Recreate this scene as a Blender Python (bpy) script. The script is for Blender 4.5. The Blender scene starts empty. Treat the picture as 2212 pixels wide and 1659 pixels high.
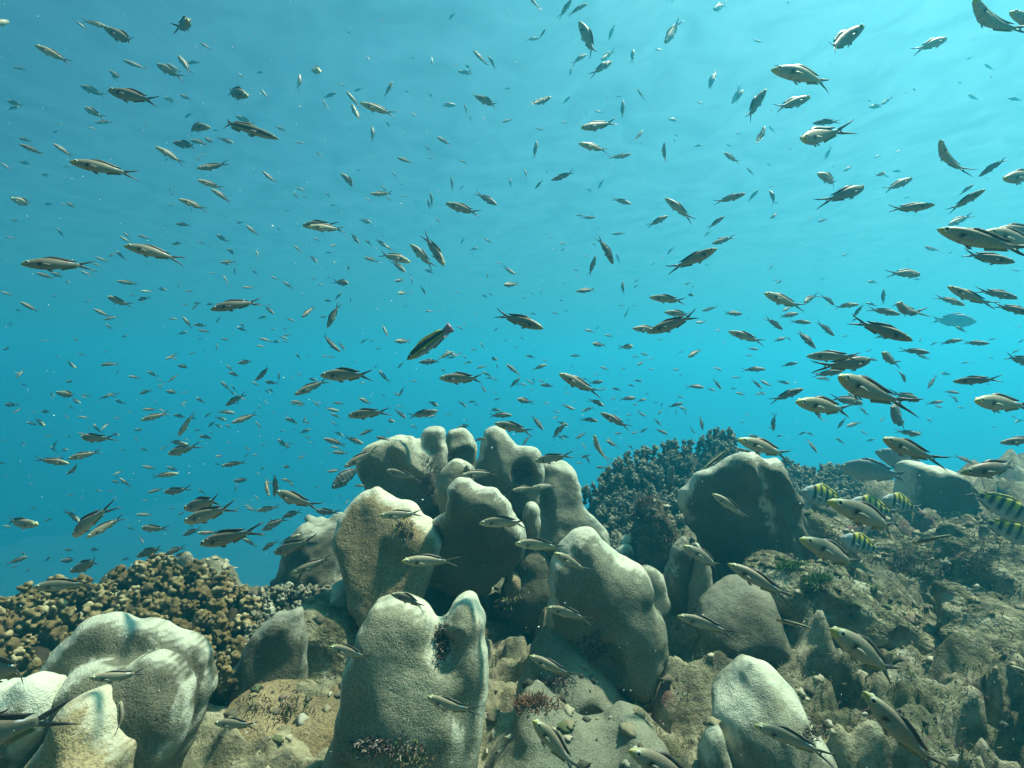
import bpy, math, random
import numpy as np
from mathutils import Vector, Matrix
random.seed(7)
rng = np.random.default_rng(7)
SC = bpy.context.scene
COL = SC.collection
R = math.radians
# ------------------------------------------------------------------ camera, world, sun, exposure
cam_d = bpy.data.cameras.new('camera')
cam_d.sensor_width = 36.0
cam_d.lens = 18.0 / math.tan(R(40.0))
cam_d.clip_start = 0.02
cam_d.clip_end = 500.0
cam = bpy.data.objects.new('camera', cam_d)
COL.objects.link(cam)
cam.location = (0, 0, 0)
cam.rotation_euler = (R(90), 0, 0)
SC.camera = cam
SUN_DIR = Vector((0.45, 0.30, 1.0)).normalized()          # towards the sun
w = bpy.data.worlds.new('World')
SC.world = w
w.use_nodes = True
wn, wl = w.node_tree.nodes, w.node_tree.links
wn.clear()
sky = wn.new('ShaderNodeTexSky')
sky.sky_type = 'NISHITA'
sky.sun_disc = False
sky.dust_density = 7.0
sky.sun_elevation = math.asin(SUN_DIR.z)
sky.sun_rotation = math.atan2(SUN_DIR.x, SUN_DIR.y)
bg = wn.new('ShaderNodeBackground')
bg.inputs['Strength'].default_value = 0.042
wo = wn.new('ShaderNodeOutputWorld')
tint = wn.new('ShaderNodeMix'); tint.data_type = 'RGBA'; tint.blend_type = 'MULTIPLY'      # daylight filtered by sea water
tint.inputs[0].default_value = 1.0; tint.inputs[7].default_value = (0.40, 1.0, 0.98, 1)
wl.new(sky.outputs[0], tint.inputs[6])
wl.new(tint.outputs[2], bg.inputs[0])
wl.new(bg.outputs[0], wo.inputs[0])
sun_d = bpy.data.lights.new('sun', 'SUN')
sun_d.energy = 5.0
sun_d.angle = R(3.0)
sun_d.color = (0.96, 0.96, 0.74)
sun = bpy.data.objects.new('sun', sun_d)
COL.objects.link(sun)
sun.rotation_euler = SUN_DIR.to_track_quat('Z', 'Y').to_euler()
SC.view_settings.view_transform = 'Standard'
SC.view_settings.look = 'None'
SC.view_settings.gamma = 1.0
SC.view_settings.exposure = 1.32
SC.cycles.use_denoising = True
SC.cycles.volume_bounces = 1
SC.cycles.max_bounces = 5
SC.cycles.diffuse_bounces = 2
SC.cycles.transparent_max_bounces = 8

# ------------------------------------------------------------------ helpers
K = math.tan(R(40.0)) / 1106.0          # metres per photo unit (photo 2212 units wide) at one metre
def at(px, py, d):
    return np.array(((px - 1106) * K * d, d, (829.5 - py) * K * d))

_perm = np.random.default_rng(3).permutation(256)
_perm = np.concatenate([_perm, _perm, _perm])
_val = np.random.default_rng(5).uniform(-1, 1, 256)
def vnoise(x, y, z=None):
    x = np.asarray(x, float); y = np.asarray(y, float)
    z = np.zeros_like(x) if z is None else np.asarray(z, float)
    xi = np.floor(x).astype(int); yi = np.floor(y).astype(int); zi = np.floor(z).astype(int)
    fx, fy, fz = x - xi, y - yi, z - zi
    fx = fx*fx*fx*(fx*(fx*6-15)+10); fy = fy*fy*fy*(fy*(fy*6-15)+10); fz = fz*fz*fz*(fz*(fz*6-15)+10)
    out = 0
    for dx in (0, 1):
        wx = fx if dx else 1 - fx
        for dy in (0, 1):
            wy = fy if dy else 1 - fy
            for dz in (0, 1):
                wz = fz if dz else 1 - fz
                h = _val[_perm[_perm[_perm[(xi+dx) & 255] + ((yi+dy) & 255)] + ((zi+dz) & 255)]]
                out = out + wx*wy*wz*h
    return out
def fbm(x, y, z=None, o=3, g=0.5):
    a, s, t = 1.0, 1.0, 0
    for i in range(o):
        t = t + a*vnoise(x*s + 17*i, y*s + 5*i, None if z is None else z*s + 9*i)
        a *= g; s *= 2.03
    return t
def sstep(a, b, x):
    t = np.clip((x - a) / (b - a), 0, 1)
    return t*t*(3-2*t)

def link(name, me, mat=None, parent=None):
    o = bpy.data.objects.new(name, me)
    COL.objects.link(o)
    if mat is not None and me is not None and not me.materials:
        me.materials.append(mat)
    if parent is not None:
        o.parent = parent
    return o
def tag(o, label=None, cat=None, group=None, kind=None):
    if label: o['label'] = label
    if cat: o['category'] = cat
    if group: o['group'] = group
    if kind: o['kind'] = kind
    return o
def mk(name, V, F, smooth=True):
    """mesh from numpy vertices and (n,3) or (n,4) faces"""
    V = np.asarray(V, np.float32); F = np.asarray(F, np.int32)
    me = bpy.data.meshes.new(name)
    me.vertices.add(len(V)); me.vertices.foreach_set('co', V.ravel())
    n, k = F.shape
    me.loops.add(n*k); me.loops.foreach_set('vertex_index', F.ravel())
    me.polygons.add(n)
    me.polygons.foreach_set('loop_start', np.arange(0, n*k, k, dtype=np.int32))
    me.polygons.foreach_set('loop_total', np.full(n, k, np.int32))
    me.update(calc_edges=True)
    me.polygons.foreach_set('use_smooth', np.full(n, smooth, bool))
    me.validate()
    return me
def fattr(me, name, vals):
    a = me.attributes.new(name, 'FLOAT', 'POINT')
    a.data.foreach_set('value', np.asarray(vals, np.float32))
def cattr(me, vals):
    a = me.attributes.new('pattern', 'FLOAT_COLOR', 'POINT')
    a.data.foreach_set('color', np.hstack([vals, np.ones((len(vals), 1))]).astype(np.float32).ravel())

def surface_nets(F, org, h):
    """closed quad mesh of the zero level of a sampled distance field (negative inside)"""
    S = F < 0
    nx, ny, nz = F.shape
    cnt = np.zeros((nx-1, ny-1, nz-1), np.int8)
    cs = [(i, j, k) for i in (0, 1) for j in (0, 1) for k in (0, 1)]
    for i, j, k in cs:
        cnt += S[i:nx-1+i, j:ny-1+j, k:nz-1+k]
    mixed = (cnt > 0) & (cnt < 8)
    idx = np.full(mixed.shape, -1, np.int64)
    I = np.argwhere(mixed)
    idx[mixed] = np.arange(len(I))
    acc = np.zeros((len(I), 3)); num = np.zeros(len(I))
    for a in cs:
        for ax in range(3):
            if a[ax]: continue
            b = list(a); b[ax] = 1
            fa = F[I[:, 0]+a[0], I[:, 1]+a[1], I[:, 2]+a[2]]
            fb = F[I[:, 0]+b[0], I[:, 1]+b[1], I[:, 2]+b[2]]
            c = (fa < 0) != (fb < 0)
            t = np.where(c, fa / np.where(c, fa - fb, 1), 0)
            p = np.tile(np.array(a, float), (len(I), 1)); p[:, ax] += t
            acc[c] += p[c]; num[c] += 1
    V = (I + acc / num[:, None]) * h + org
    Q = []
    for ax in range(3):
        u, v = (ax+1) % 3, (ax+2) % 3
        sl0 = [slice(None)]*3; sl1 = [slice(None)]*3
        sl0[ax] = slice(0, -1); sl1[ax] = slice(1, None)
        A, B = S[tuple(sl0)], S[tuple(sl1)]
        E = np.argwhere(A != B)
        ok = (E[:, u] > 0) & (E[:, v] > 0) & (E[:, u] < F.shape[u]-1) & (E[:, v] < F.shape[v]-1)
        E = E[ok]
        flip = ~A[E[:, 0], E[:, 1], E[:, 2]]
        def cell(du, dv):
            c = E.copy(); c[:, u] += du; c[:, v] += dv
            return idx[c[:, 0], c[:, 1], c[:, 2]]
        q = np.stack([cell(-1, -1), cell(0, -1), cell(0, 0), cell(-1, 0)], 1)
        q[flip] = q[flip][:, ::-1]
        Q.append(q)
    Q = np.vstack(Q)
    return V, Q[(Q >= 0).all(1)]

def chaikin(P, n=2):
    P = np.asarray(P, float)
    for _ in range(n):
        Nx = np.roll(P, -1, 0)
        P = np.stack([.75*P + .25*Nx, .25*P + .75*Nx], 1).reshape(-1, 2)
    return P
def poly_sd(P, X, Z):
    d2 = np.full(X.shape, 1e9); inside = np.zeros(X.shape, bool)
    n = len(P)
    for i in range(n):
        a, b = P[i], P[(i+1) % n]
        e = b - a
        wx, wz = X - a[0], Z - a[1]
        t = np.clip((wx*e[0] + wz*e[1]) / (e @ e + 1e-12), 0, 1)
        d2 = np.minimum(d2, (wx - t*e[0])**2 + (wz - t*e[1])**2)
        c = (a[1] > Z) != (b[1] > Z)
        den = e[1] if abs(e[1]) > 1e-12 else 1e-12
        inside ^= c & (X < e[0]*(Z - a[1])/den + a[0])
    d = np.sqrt(d2)
    return np.where(inside, -d, d)
def smin(a, b, k):
    h = np.clip(.5 + .5*(b - a)/k, 0, 1)
    return b*(1-h) + a*h - k*h*(1-h)

# ------------------------------------------------------------------ materials
def newmat(name):
    m = bpy.data.materials.new(name)
    m.use_nodes = True
    nt = m.node_tree
    b = nt.nodes['Principled BSDF']
    return m, nt, b
def node(nt, typ, **kw):
    n = nt.nodes.new(typ)
    for k, v in kw.items():
        if k.startswith('i_'):
            k2 = k[2:]
            n.inputs[int(k2) if k2.isdigit() else k2].default_value = v
        else:
            setattr(n, k, v)
    return n
def ramp(nt, stops, interp='LINEAR'):
    r = nt.nodes.new('ShaderNodeValToRGB')
    r.color_ramp.interpolation = interp
    e = r.color_ramp.elements
    while len(e) < len(stops): e.new(0.5)
    for el, (p, c) in zip(e, stops):
        el.position = p; el.color = (*c, 1) if len(c) == 3 else c
    return r
def mixc(nt, fac, a, b, mode='MIX'):
    m = nt.nodes.new('ShaderNodeMix'); m.data_type = 'RGBA'; m.blend_type = mode
    for s, v in ((0, fac), (6, a), (7, b)):
        if isinstance(v, (int, float)): m.inputs[s].default_value = v
        elif isinstance(v, tuple): m.inputs[s].default_value = (*v, 1) if len(v) == 3 else v
        else: nt.links.new(v, m.inputs[s])
    return m.outputs[2]
def coral_mat(name, c_lo, c_hi, c_rim, poly=210.0, bump=0.7, dead=(0.05, 0.045, 0.035), dead_amt=0.0):
    m, nt, b = newmat(name)
    geo = node(nt, 'ShaderNodeNewGeometry')
    pos = geo.outputs['Position']
    n1 = node(nt, 'ShaderNodeTexNoise', i_Scale=7.0, i_Detail=4.0); nt.links.new(pos, n1.inputs['Vector'])
    r1 = ramp(nt, [(0.35, c_lo), (0.65, c_hi)]); nt.links.new(n1.outputs[0], r1.inputs[0])
    # polyp texture: fine meandering relief
    n2 = node(nt, 'ShaderNodeTexNoise', i_Scale=poly, i_Detail=2.0, i_Distortion=0.6); nt.links.new(pos, n2.inputs['Vector'])
    r2 = ramp(nt, [(0.38, (0.38, 0.36, 0.32)), (0.55, (1.15, 1.15, 1.12))]); nt.links.new(n2.outputs[0], r2.inputs[0])
    col = mixc(nt, 0.65, r1.outputs[0], r2.outputs[0], 'MULTIPLY')
    at_ = node(nt, 'ShaderNodeAttribute', attribute_name='rim')
    col = mixc(nt, at_.outputs['Fac'], col, c_rim)
    if dead_amt > 0:
        n3 = node(nt, 'ShaderNodeTexNoise', i_Scale=16.0, i_Detail=6.0, i_Roughness=0.65); nt.links.new(pos, n3.inputs['Vector'])
        at2 = node(nt, 'ShaderNodeAttribute', attribute_name='worn')
        ad = node(nt, 'ShaderNodeMath', operation='MULTIPLY_ADD', i_1=0.55, i_2=0.0); nt.links.new(at2.outputs['Fac'], ad.inputs[0]); nt.links.new(n3.outputs[0], ad.inputs[2])
        r3 = ramp(nt, [(0.72, (0, 0, 0)), (0.82, (1, 1, 1))]); nt.links.new(ad.outputs[0], r3.inputs[0])
        n4 = node(nt, 'ShaderNodeTexNoise', i_Scale=45.0, i_Detail=4.0); nt.links.new(pos, n4.inputs['Vector'])
        r4 = ramp(nt, [(0.4, dead), (0.55, (0.14, 0.11, 0.08)), (0.68, (0.3, 0.26, 0.2))]); nt.links.new(n4.outputs[0], r4.inputs[0])
        mm = node(nt, 'ShaderNodeMath', operation='MULTIPLY', i_1=dead_amt); nt.links.new(r3.outputs[0], mm.inputs[0])
        col = mixc(nt, mm.outputs[0], col, r4.outputs[0])
    nt.links.new(col, b.inputs['Base Color'])
    b.inputs['Roughness'].default_value = 0.85
    b.inputs['Specular IOR Level'].default_value = 0.25
    bp = node(nt, 'ShaderNodeBump', i_Strength=bump, i_Distance=0.006); nt.links.new(n2.outputs[0], bp.inputs['Height'])
    n5 = node(nt, 'ShaderNodeTexNoise', i_Scale=34.0, i_Detail=3.0); nt.links.new(pos, n5.inputs['Vector'])
    bp2 = node(nt, 'ShaderNodeBump', i_Strength=0.4, i_Distance=0.02); nt.links.new(n5.outputs[0], bp2.inputs['Height'])
    nt.links.new(bp2.outputs[0], bp.inputs['Normal'])
    nt.links.new(bp.outputs[0], b.inputs['Normal'])
    return m
M_CORAL = coral_mat('lobe_coral', (0.11, 0.106, 0.072), (0.205, 0.197, 0.137), (0.46, 0.45, 0.34), poly=380, bump=.45, dead_amt=0.9)
M_TAN = coral_mat('tan_coral', (0.15, 0.11, 0.055), (0.27, 0.205, 0.11), (0.56, 0.53, 0.40), poly=240, bump=.5, dead_amt=0.5)
M_PALE = coral_mat('pale_coral', (0.13, 0.124, 0.083), (0.23, 0.221, 0.152), (0.46, 0.45, 0.34), poly=380, bump=.45, dead_amt=0.9)
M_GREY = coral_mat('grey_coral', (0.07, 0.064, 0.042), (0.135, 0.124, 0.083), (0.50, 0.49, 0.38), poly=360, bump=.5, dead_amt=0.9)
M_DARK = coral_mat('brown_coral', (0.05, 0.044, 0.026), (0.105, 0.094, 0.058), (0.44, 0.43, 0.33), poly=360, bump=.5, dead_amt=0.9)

def simple_mat(name, stops, scale, bump=0.6, dist=0.01, rough=0.9, detail=5.0, scale2=None):
    m, nt, b = newmat(name)
    geo = node(nt, 'ShaderNodeNewGeometry')
    n1 = node(nt, 'ShaderNodeTexNoise', i_Scale=scale, i_Detail=detail, i_Roughness=0.65)
    nt.links.new(geo.outputs['Position'], n1.inputs['Vector'])
    r1 = ramp(nt, stops); nt.links.new(n1.outputs[0], r1.inputs[0])
    nt.links.new(r1.outputs[0], b.inputs['Base Color'])
    b.inputs['Roughness'].default_value = rough
    b.inputs['Specular IOR Level'].default_value = 0.2
    n2 = node(nt, 'ShaderNodeTexNoise', i_Scale=scale2 or scale*4, i_Detail=4.0)
    nt.links.new(geo.outputs['Position'], n2.inputs['Vector'])
    bp = node(nt, 'ShaderNodeBump', i_Strength=bump, i_Distance=dist); nt.links.new(n2.outputs[0], bp.inputs['Height'])
    nt.links.new(bp.outputs[0], b.inputs['Normal'])
    return m
M_TURF = simple_mat('turf_rock', [(0.32, (0.03, 0.028, 0.015)), (0.45, (0.095, 0.086, 0.045)), (0.55, (0.18, 0.16, 0.095)), (0.68, (0.33, 0.31, 0.22))], 13, bump=1.0, dist=.02, scale2=75)
# ------------------------------------------------------------------ water surface, open sea floor, haze
m, nt, b = newmat('rippled_water')
nt.nodes.remove(b)
geo = node(nt, 'ShaderNodeNewGeometry')
mp = node(nt, 'ShaderNodeMapping'); mp.inputs['Scale'].default_value = (1.0, 0.75, 1.0)
nt.links.new(geo.outputs['Position'], mp.inputs['Vector'])
wn1 = node(nt, 'ShaderNodeTexNoise', i_Scale=0.9, i_Detail=2.0); nt.links.new(mp.outputs[0], wn1.inputs['Vector'])
wmx = mixc(nt, 0.5, mp.outputs[0], wn1.outputs['Color'], 'LINEAR_LIGHT')
wn2 = node(nt, 'ShaderNodeTexNoise', i_Scale=2.6, i_Detail=2.0, i_Roughness=0.45, i_Distortion=0.6); nt.links.new(wmx, wn2.inputs['Vector'])
r1 = ramp(nt, [(0.30, (0.66, 0.73, 0.75)), (0.50, (0.78, 0.86, 0.87)), (0.68, (0.90, 0.96, 0.96))])  # light and dark ripples painted into the transparency, so sunlight below falls dappled
nt.links.new(wn2.outputs[0], r1.inputs[0])
tr = node(nt, 'ShaderNodeBsdfTransparent'); nt.links.new(r1.outputs[0], tr.inputs[0])
nt.links.new(tr.outputs[0], nt.nodes['Material Output'].inputs[0])
M_WATER = m
n = 140
gx = np.linspace(-60, 60, n); gy = np.linspace(-60, 60, n)
X, Y = np.meshgrid(gx, gy, indexing='ij')
SURF = 2.6
Z = SURF + 0.06 + 0.05*fbm(X/2.2, Y/2.2)
ii = np.arange(n*n).reshape(n, n)
Q = np.stack([ii[:-1, :-1], ii[1:, :-1], ii[1:, 1:], ii[:-1, 1:]], -1).reshape(-1, 4)
Z = np.maximum(Z, SURF + 0.01)
ws = link('water_surface', mk('water_surface', np.stack([X, Y, Z], -1).reshape(-1, 3), Q), M_WATER)
tag(ws, kind='structure')

M_FLOOR = simple_mat('sea_floor', [(0.35, (0.05, 0.05, 0.04)), (0.65, (0.10, 0.1, 0.08))], 0.8)
n = 120
gx = np.linspace(-29, 29, n); gy = np.linspace(-9, 49, n)
X, Y = np.meshgrid(gx, gy, indexing='ij')
Z = -9.5 + 0.5*fbm(X/5, Y/5)
ii = np.arange(n*n).reshape(n, n)
Q = np.stack([ii[:-1, :-1], ii[1:, :-1], ii[1:, 1:], ii[:-1, 1:]], -1).reshape(-1, 4)
sf = link('sea_floor', mk('sea_floor', np.stack([X, Y, Z], -1).reshape(-1, 3), Q), M_FLOOR)
tag(sf, kind='structure')

m = bpy.data.materials.new('haze'); m.use_nodes = True
nt = m.node_tree; nt.nodes.clear()
pv = nt.nodes.new('ShaderNodeVolumePrincipled')
pv.inputs['Color'].default_value = (0.052, 0.615, 0.88, 1)
pv.inputs['Absorption Color'].default_value = (0, 0, 0, 1)
pv.inputs['Density'].default_value = 0.06
pv.inputs['Anisotropy'].default_value = 0.62
mo = nt.nodes.new('ShaderNodeOutputMaterial')
nt.links.new(pv.outputs[0], mo.inputs['Volume'])
x0, x1, y0, y1, z0, z1 = -30, 30, -10, 50, -11.2, SURF
V = [(x0,y0,z0),(x1,y0,z0),(x1,y1,z0),(x0,y1,z0),(x0,y0,z1),(x1,y0,z1),(x1,y1,z1),(x0,y1,z1)]
F = [(0,3,2,1),(4,5,6,7),(0,1,5,4),(1,2,6,5),(2,3,7,6),(3,0,4,7)]
hz = link('haze', mk('haze', V, F, False), m)
tag(hz, kind='stuff')
# ------------------------------------------------------------------ reef rock ground
def axis(a, b, lo, hi, fine, coarse):
    l = np.arange(a, lo, coarse); mid = np.arange(lo, hi, fine); r = np.arange(hi, b + coarse, coarse)
    return np.concatenate([l, mid, r])
def reef_h(X, Y):
    h = -0.79 + 0.05*sstep(1.2,1.75,Y) + 0.06*sstep(1.8,2.6,Y) + 0.06*fbm(X/.55 + 3, Y/.55, o=2)
    h += 0.05*(1 - np.abs(vnoise(X/.2 + 40, Y/.2 + 7)))**2
    kn = 1 - np.abs(vnoise(X/.085, Y/.085 + 30))
    h += 0.022*kn**2 + 0.07*np.abs(vnoise(X/.12 + 20, Y/.12 + 50))**.8 + 0.025*np.abs(vnoise(X/.05 + 2, Y/.05 + 80))
    h -= 0.06*sstep(.30, .50, vnoise(X/.048 + 33, Y/.048 + 4))*sstep(-.2, .2, vnoise(X/.3 + 4, Y/.3))
    h += 0.007*fbm(X/.035, Y/.035, o=3)
    pit = sstep(0.38, 0.62, vnoise(X/.11 + 60, Y/.11 + 11))
    h -= 0.075*pit
    rt = sstep(.25, .9, X)
    h += rt*(0.05*(1 - np.abs(vnoise((X + Y)/.45 + 9, (X - Y)/.16)))**2 + 0.02*fbm(X/.05 + 8, Y/.05, o=2))
    h += 0.10*sstep(.25, .75, X)*sstep(.85, 1.3, Y)*sstep(2.2, 1.7, Y)
    h += 0.10*sstep(.9, 2.4, X)*sstep(1.4, 2.4, Y)
    yl = 2.05 + 1.55*sstep(-.25, .8, X) + 0.25*vnoise(X/.4, X*0 + 3)
    h -= 3.9*sstep(0, 1.6, Y - yl)
    h -= 3.9*sstep(-1.9, -3.0, X)
    return h
ax_ = axis(-3.4, 5.2, -1.25, 1.75, 0.0085, 0.035)
ay_ = axis(-1.0, 7.0, 0.62, 2.5, 0.0085, 0.035)
X, Y = np.meshgrid(ax_, ay_, indexing='ij')
Z = reef_h(X, Y)
ii = np.arange(X.size).reshape(X.shape)
Q = np.stack([ii[:-1, :-1], ii[1:, :-1], ii[1:, 1:], ii[:-1, 1:]], -1).reshape(-1, 4)
m, nt, b = newmat('reef_rock')
geo = node(nt, 'ShaderNodeNewGeometry'); pos = geo.outputs['Position']
n1 = node(nt, 'ShaderNodeTexNoise', i_Scale=5.0, i_Detail=6.0, i_Roughness=0.62); nt.links.new(pos, n1.inputs['Vector'])
r1 = ramp(nt, [(0.32, (0.05, 0.045, 0.028)), (0.41, (0.15, 0.132, 0.08)), (0.52, (0.28, 0.245, 0.15)), (0.7, (0.38, 0.345, 0.235))]); nt.links.new(n1.outputs[0], r1.inputs[0])
n2 = node(nt, 'ShaderNodeTexNoise', i_Scale=60.0, i_Detail=5.0, i_Roughness=0.7); nt.links.new(pos, n2.inputs['Vector'])
r2 = ramp(nt, [(0.34, (0.4, 0.38, 0.36)), (0.48, (0.9, 0.9, 0.9)), (0.68, (1.2, 1.2, 1.15))]); nt.links.new(n2.outputs[0], r2.inputs[0])
col = mixc(nt, 0.85, r1.outputs[0], r2.outputs[0], 'MULTIPLY')
# algal turf takes over on the right-hand slope
at_ = node(nt, 'ShaderNodeAttribute', attribute_name='turf')
n3 = node(nt, 'ShaderNodeTexNoise', i_Scale=9.0, i_Detail=6.0, i_Roughness=0.7); nt.links.new(pos, n3.inputs['Vector'])
r3 = ramp(nt, [(0.32, (0.035, 0.035, 0.018)), (0.48, (0.12, 0.112, 0.06)), (0.56, (0.21, 0.185, 0.12)), (0.7, (0.38, 0.36, 0.26))]); nt.links.new(n3.outputs[0], r3.inputs[0])
t2 = mixc(nt, 0.9, r3.outputs[0], r2.outputs[0], 'MULTIPLY')
col = mixc(nt, at_.outputs['Fac'], col, t2)
n4 = node(nt, 'ShaderNodeTexNoise', i_Scale=4.3, i_Detail=3.0); nt.links.new(pos, n4.inputs['Vector'])
r4 = ramp(nt, [(0.62, (0, 0, 0)), (0.7, (1, 1, 1))]); nt.links.new(n4.outputs[0], r4.inputs[0])
col = mixc(nt, r4.outputs[0], col, (0.16, 0.075, 0.06))
nt.links.new(col, b.inputs['Base Color'])
b.inputs['Roughness'].default_value = 0.9; b.inputs['Specular IOR Level'].default_value = 0.2
bp = node(nt, 'ShaderNodeBump', i_Strength=0.9, i_Distance=0.015); nt.links.new(n2.outputs[0], bp.inputs['Height'])
nt.links.new(bp.outputs[0], b.inputs['Normal'])
M_ROCK = m
me = mk('reef_ground', np.stack([X, Y, Z], -1).reshape(-1, 3), Q)
turf = sstep(-.1, .5, X + .5*fbm(X/.3, Y/.3) - .25*(Y < 1.5)*0 )*0.95
turf = np.maximum(turf, sstep(1.7, 2.4, Y)*.9)
fattr(me, 'turf', turf.ravel())
tag(link('reef_ground', me, M_ROCK), kind='structure')

# ------------------------------------------------------------------ lobed corals
C1 = lambda x, y: (663.6 + .375*x, 884.8 + .375*y)
C2 = lambda x, y: (1382.5 + .375*x, 884.8 + .375*y)
C3 = lambda x, y: (.375*x, 1036.9 + .375*y)
C4 = lambda x, y: (691.3 + .375*x, 1036.9 + .375*y)
C5 = lambda x, y: (1382.5 + .375*x, 1036.9 + .375*y)
_seed = [0]
def L(pts, d, T=.035, bulge=.03, tilt=0., yaw=0., ridge=(), r=None, pits=(), plate=.085, rim=1.):
    """one lobe: its outline (traced), real distance, half thickness, bulge of the face, lean and turn, raised folds, pits"""
    return dict(pts=pts, d=d, T=T, bulge=bulge, tilt=tilt, yaw=yaw, ridge=ridge, r=r, pits=pits, plate=plate, rim=rim)
def lobes(parent, frame, specs, k=.022, amp=.012, nsc=.12, vox=.007, mat=None, name='lobe', rim=.014, rimamt=.9, worn=0., tone=None):
    """smoothly fused lobes as one mesh"""
    _seed[0] += 13
    sd = _seed[0]
    lo = np.full(3, 9e9); hi = np.full(3, -9e9)
    for s in specs:
        P = chaikin(np.array([at(*frame(x, y), s['d'])[[0, 2]] for x, y in s['pts']]), 2)
        s['P'] = P; s['m'] = P.mean(0)
        a, b_ = P.min(0), P.max(0)
        half = s['T'] + s['bulge'] + max([q[2] for q in s['ridge']] + [0]) + amp*2 + .02
        ext = half + abs(s['tilt'])*(b_[1]-a[1])*.6 + abs(s['yaw'])*(b_[0]-a[0])*.6
        pad = .03 + amp*1.5
        lo = np.minimum(lo, (a[0]-pad, s['d']-ext, a[1]-pad)); hi = np.maximum(hi, (b_[0]+pad, s['d']+ext, b_[1]+pad))
        s['half'] = half
    xs, ys, zs = (np.arange(lo[i], hi[i], vox) for i in range(3))
    X2, Z2 = np.meshgrid(xs, zs, indexing='ij')
    Y3 = ys[None, :, None]
    F = None; SS = np.full(X2.shape, 9.); HF = np.zeros(X2.shape)
    for j, s in enumerate(specs):
        q = sd + 31*j
        wob = .007*fbm(X2/.045 + q, Z2/.045, o=3)
        S2 = poly_sd(s['P'], X2, Z2) + wob
        dmax = min(max(-S2.min(), .02), s['plate'])
        T = s['T']*(1 + .25*vnoise(X2/.09 + q, Z2/.09))
        bl = s['bulge']*np.sqrt(1 - (1 - np.clip(-S2/dmax, 0, 1))**2)
        for (ra, rb, hgt, wid) in s['ridge']:
            a = at(*frame(*ra), s['d'])[[0, 2]]; cc_ = at(*frame(*rb), s['d'])[[0, 2]]
            e = cc_ - a
            t = np.clip(((X2-a[0])*e[0] + (Z2-a[1])*e[1])/(e @ e), 0, 1)
            wv = .012*vnoise(X2/.06 + q, Z2/.06)
            dd = np.abs(np.hypot(X2 - a[0] - t*e[0], Z2 - a[1] - t*e[1]) + wv)
            bl = bl + hgt*np.exp(-(dd/wid)**2)*sstep(.0, .03, -S2)
        yc = s['d'] + s['tilt']*(Z2 - s['m'][1]) + s['yaw']*(X2 - s['m'][0])
        rr = T*.85 if s['r'] is None else s['r']
        A = (S2 + rr)[:, None, :]
        B = np.abs(Y3 - yc[:, None, :]) - (T + bl - rr)[:, None, :]
        rr3 = rr[:, None, :] if isinstance(rr, np.ndarray) else rr
        Fd = np.minimum(np.maximum(A, B), 0) + np.hypot(np.maximum(A, 0), np.maximum(B, 0)) - rr3
        s['front'] = yc - T - bl
        F = Fd if F is None else smin(F, Fd, k)
        hf = (Z2 - s['P'][:, 1].min())/np.ptp(s['P'][:, 1])
        SS = np.where(S2 < 0, np.minimum(np.where(SS > 0, 9., SS), 0), SS)   # overwritten below for vertices
        s['S2'] = S2; s['hf'] = hf
    near = np.abs(F) < amp*2.5 + .02
    I = np.argwhere(near)
    px, py, pz = xs[I[:, 0]], ys[I[:, 1]], zs[I[:, 2]]
    F[near] += amp*fbm(px/nsc + sd, py/nsc, pz/nsc, o=3, g=.42)
    for s in specs:
        for (pp, pr) in s['pits']:
            c = at(*frame(*pp), s['d'])
            j = np.argmin(np.abs(xs - c[0])); q = np.argmin(np.abs(zs - c[2]))
            Dp = np.sqrt((xs[:, None, None] - c[0])**2 + (Y3 - s['front'][j, q])**2 + (zs[None, None, :] - c[2])**2) - pr
            F = -smin(-F, Dp, .012)
    V, Q = surface_nets(F, np.array([xs[0], ys[0], zs[0]]), vox)
    for _ in range(2):
        acc = np.zeros_like(V); n_ = np.zeros(len(V))
        for i in range(4):
            np.add.at(acc, Q[:, i], V[Q[:, (i+1) % 4]]); np.add.at(n_, Q[:, i], 1)
        V = .5*V + .5*acc/np.maximum(n_, 1)[:, None]
    me = mk(name, V, Q)
    i = np.clip(((V[:, 0]-xs[0])/vox).round().astype(int), 0, len(xs)-1)
    kz = np.clip(((V[:, 2]-zs[0])/vox).round().astype(int), 0, len(zs)-1)
    rm = np.zeros(len(V)); wn_ = np.ones(len(V)); best = np.full(len(V), 9e9)
    nz_ = .007*fbm(V[:, 0]/.03, V[:, 1]/.03, V[:, 2]/.03, o=2)
    for s in specs:                            # the pale growing margin belongs to the lobe whose surface this is
        yc = s['d'] + s['tilt']*(V[:, 2] - s['m'][1]) + s['yaw']*(V[:, 0] - s['m'][0])
        dist = np.maximum(np.maximum(s['S2'][i, kz], 0), np.abs(V[:, 1] - yc) - s['half'])
        dist = np.maximum(s['S2'][i, kz], np.abs(np.abs(V[:, 1] - yc) - (yc - (s['front'][i, kz]))))
        up = dist < best
        best = np.where(up, dist, best)
        rm = np.where(up, sstep(-rim, -.001, s['S2'][i, kz] + nz_)*sstep(.3, .6, s['hf'][i, kz])*s['rim'], rm)
        wn_ = np.where(up, sstep(.45, .05, s['hf'][i, kz]), wn_)
    fattr(me, 'rim', rm*rimamt)
    fattr(me, 'worn', worn*wn_)
    return link(name, me, mat or M_CORAL, parent)
def lobe(parent, frame, pts, d, T=.045, bulge=.03, tilt=0., yaw=0., ridge=(), r=None, pits=(), plate=.085, **kw):
    return lobes(parent, frame, [L(pts, d, T, bulge, tilt, yaw, ridge, r, pits, plate)], **kw)

def coral(name, label, cat='coral', base=None, group=None):
    o = bpy.data.objects.new(name, None)
    COL.objects.link(o)
    o.empty_display_size = .05
    return tag(o, label, cat, group)

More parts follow.
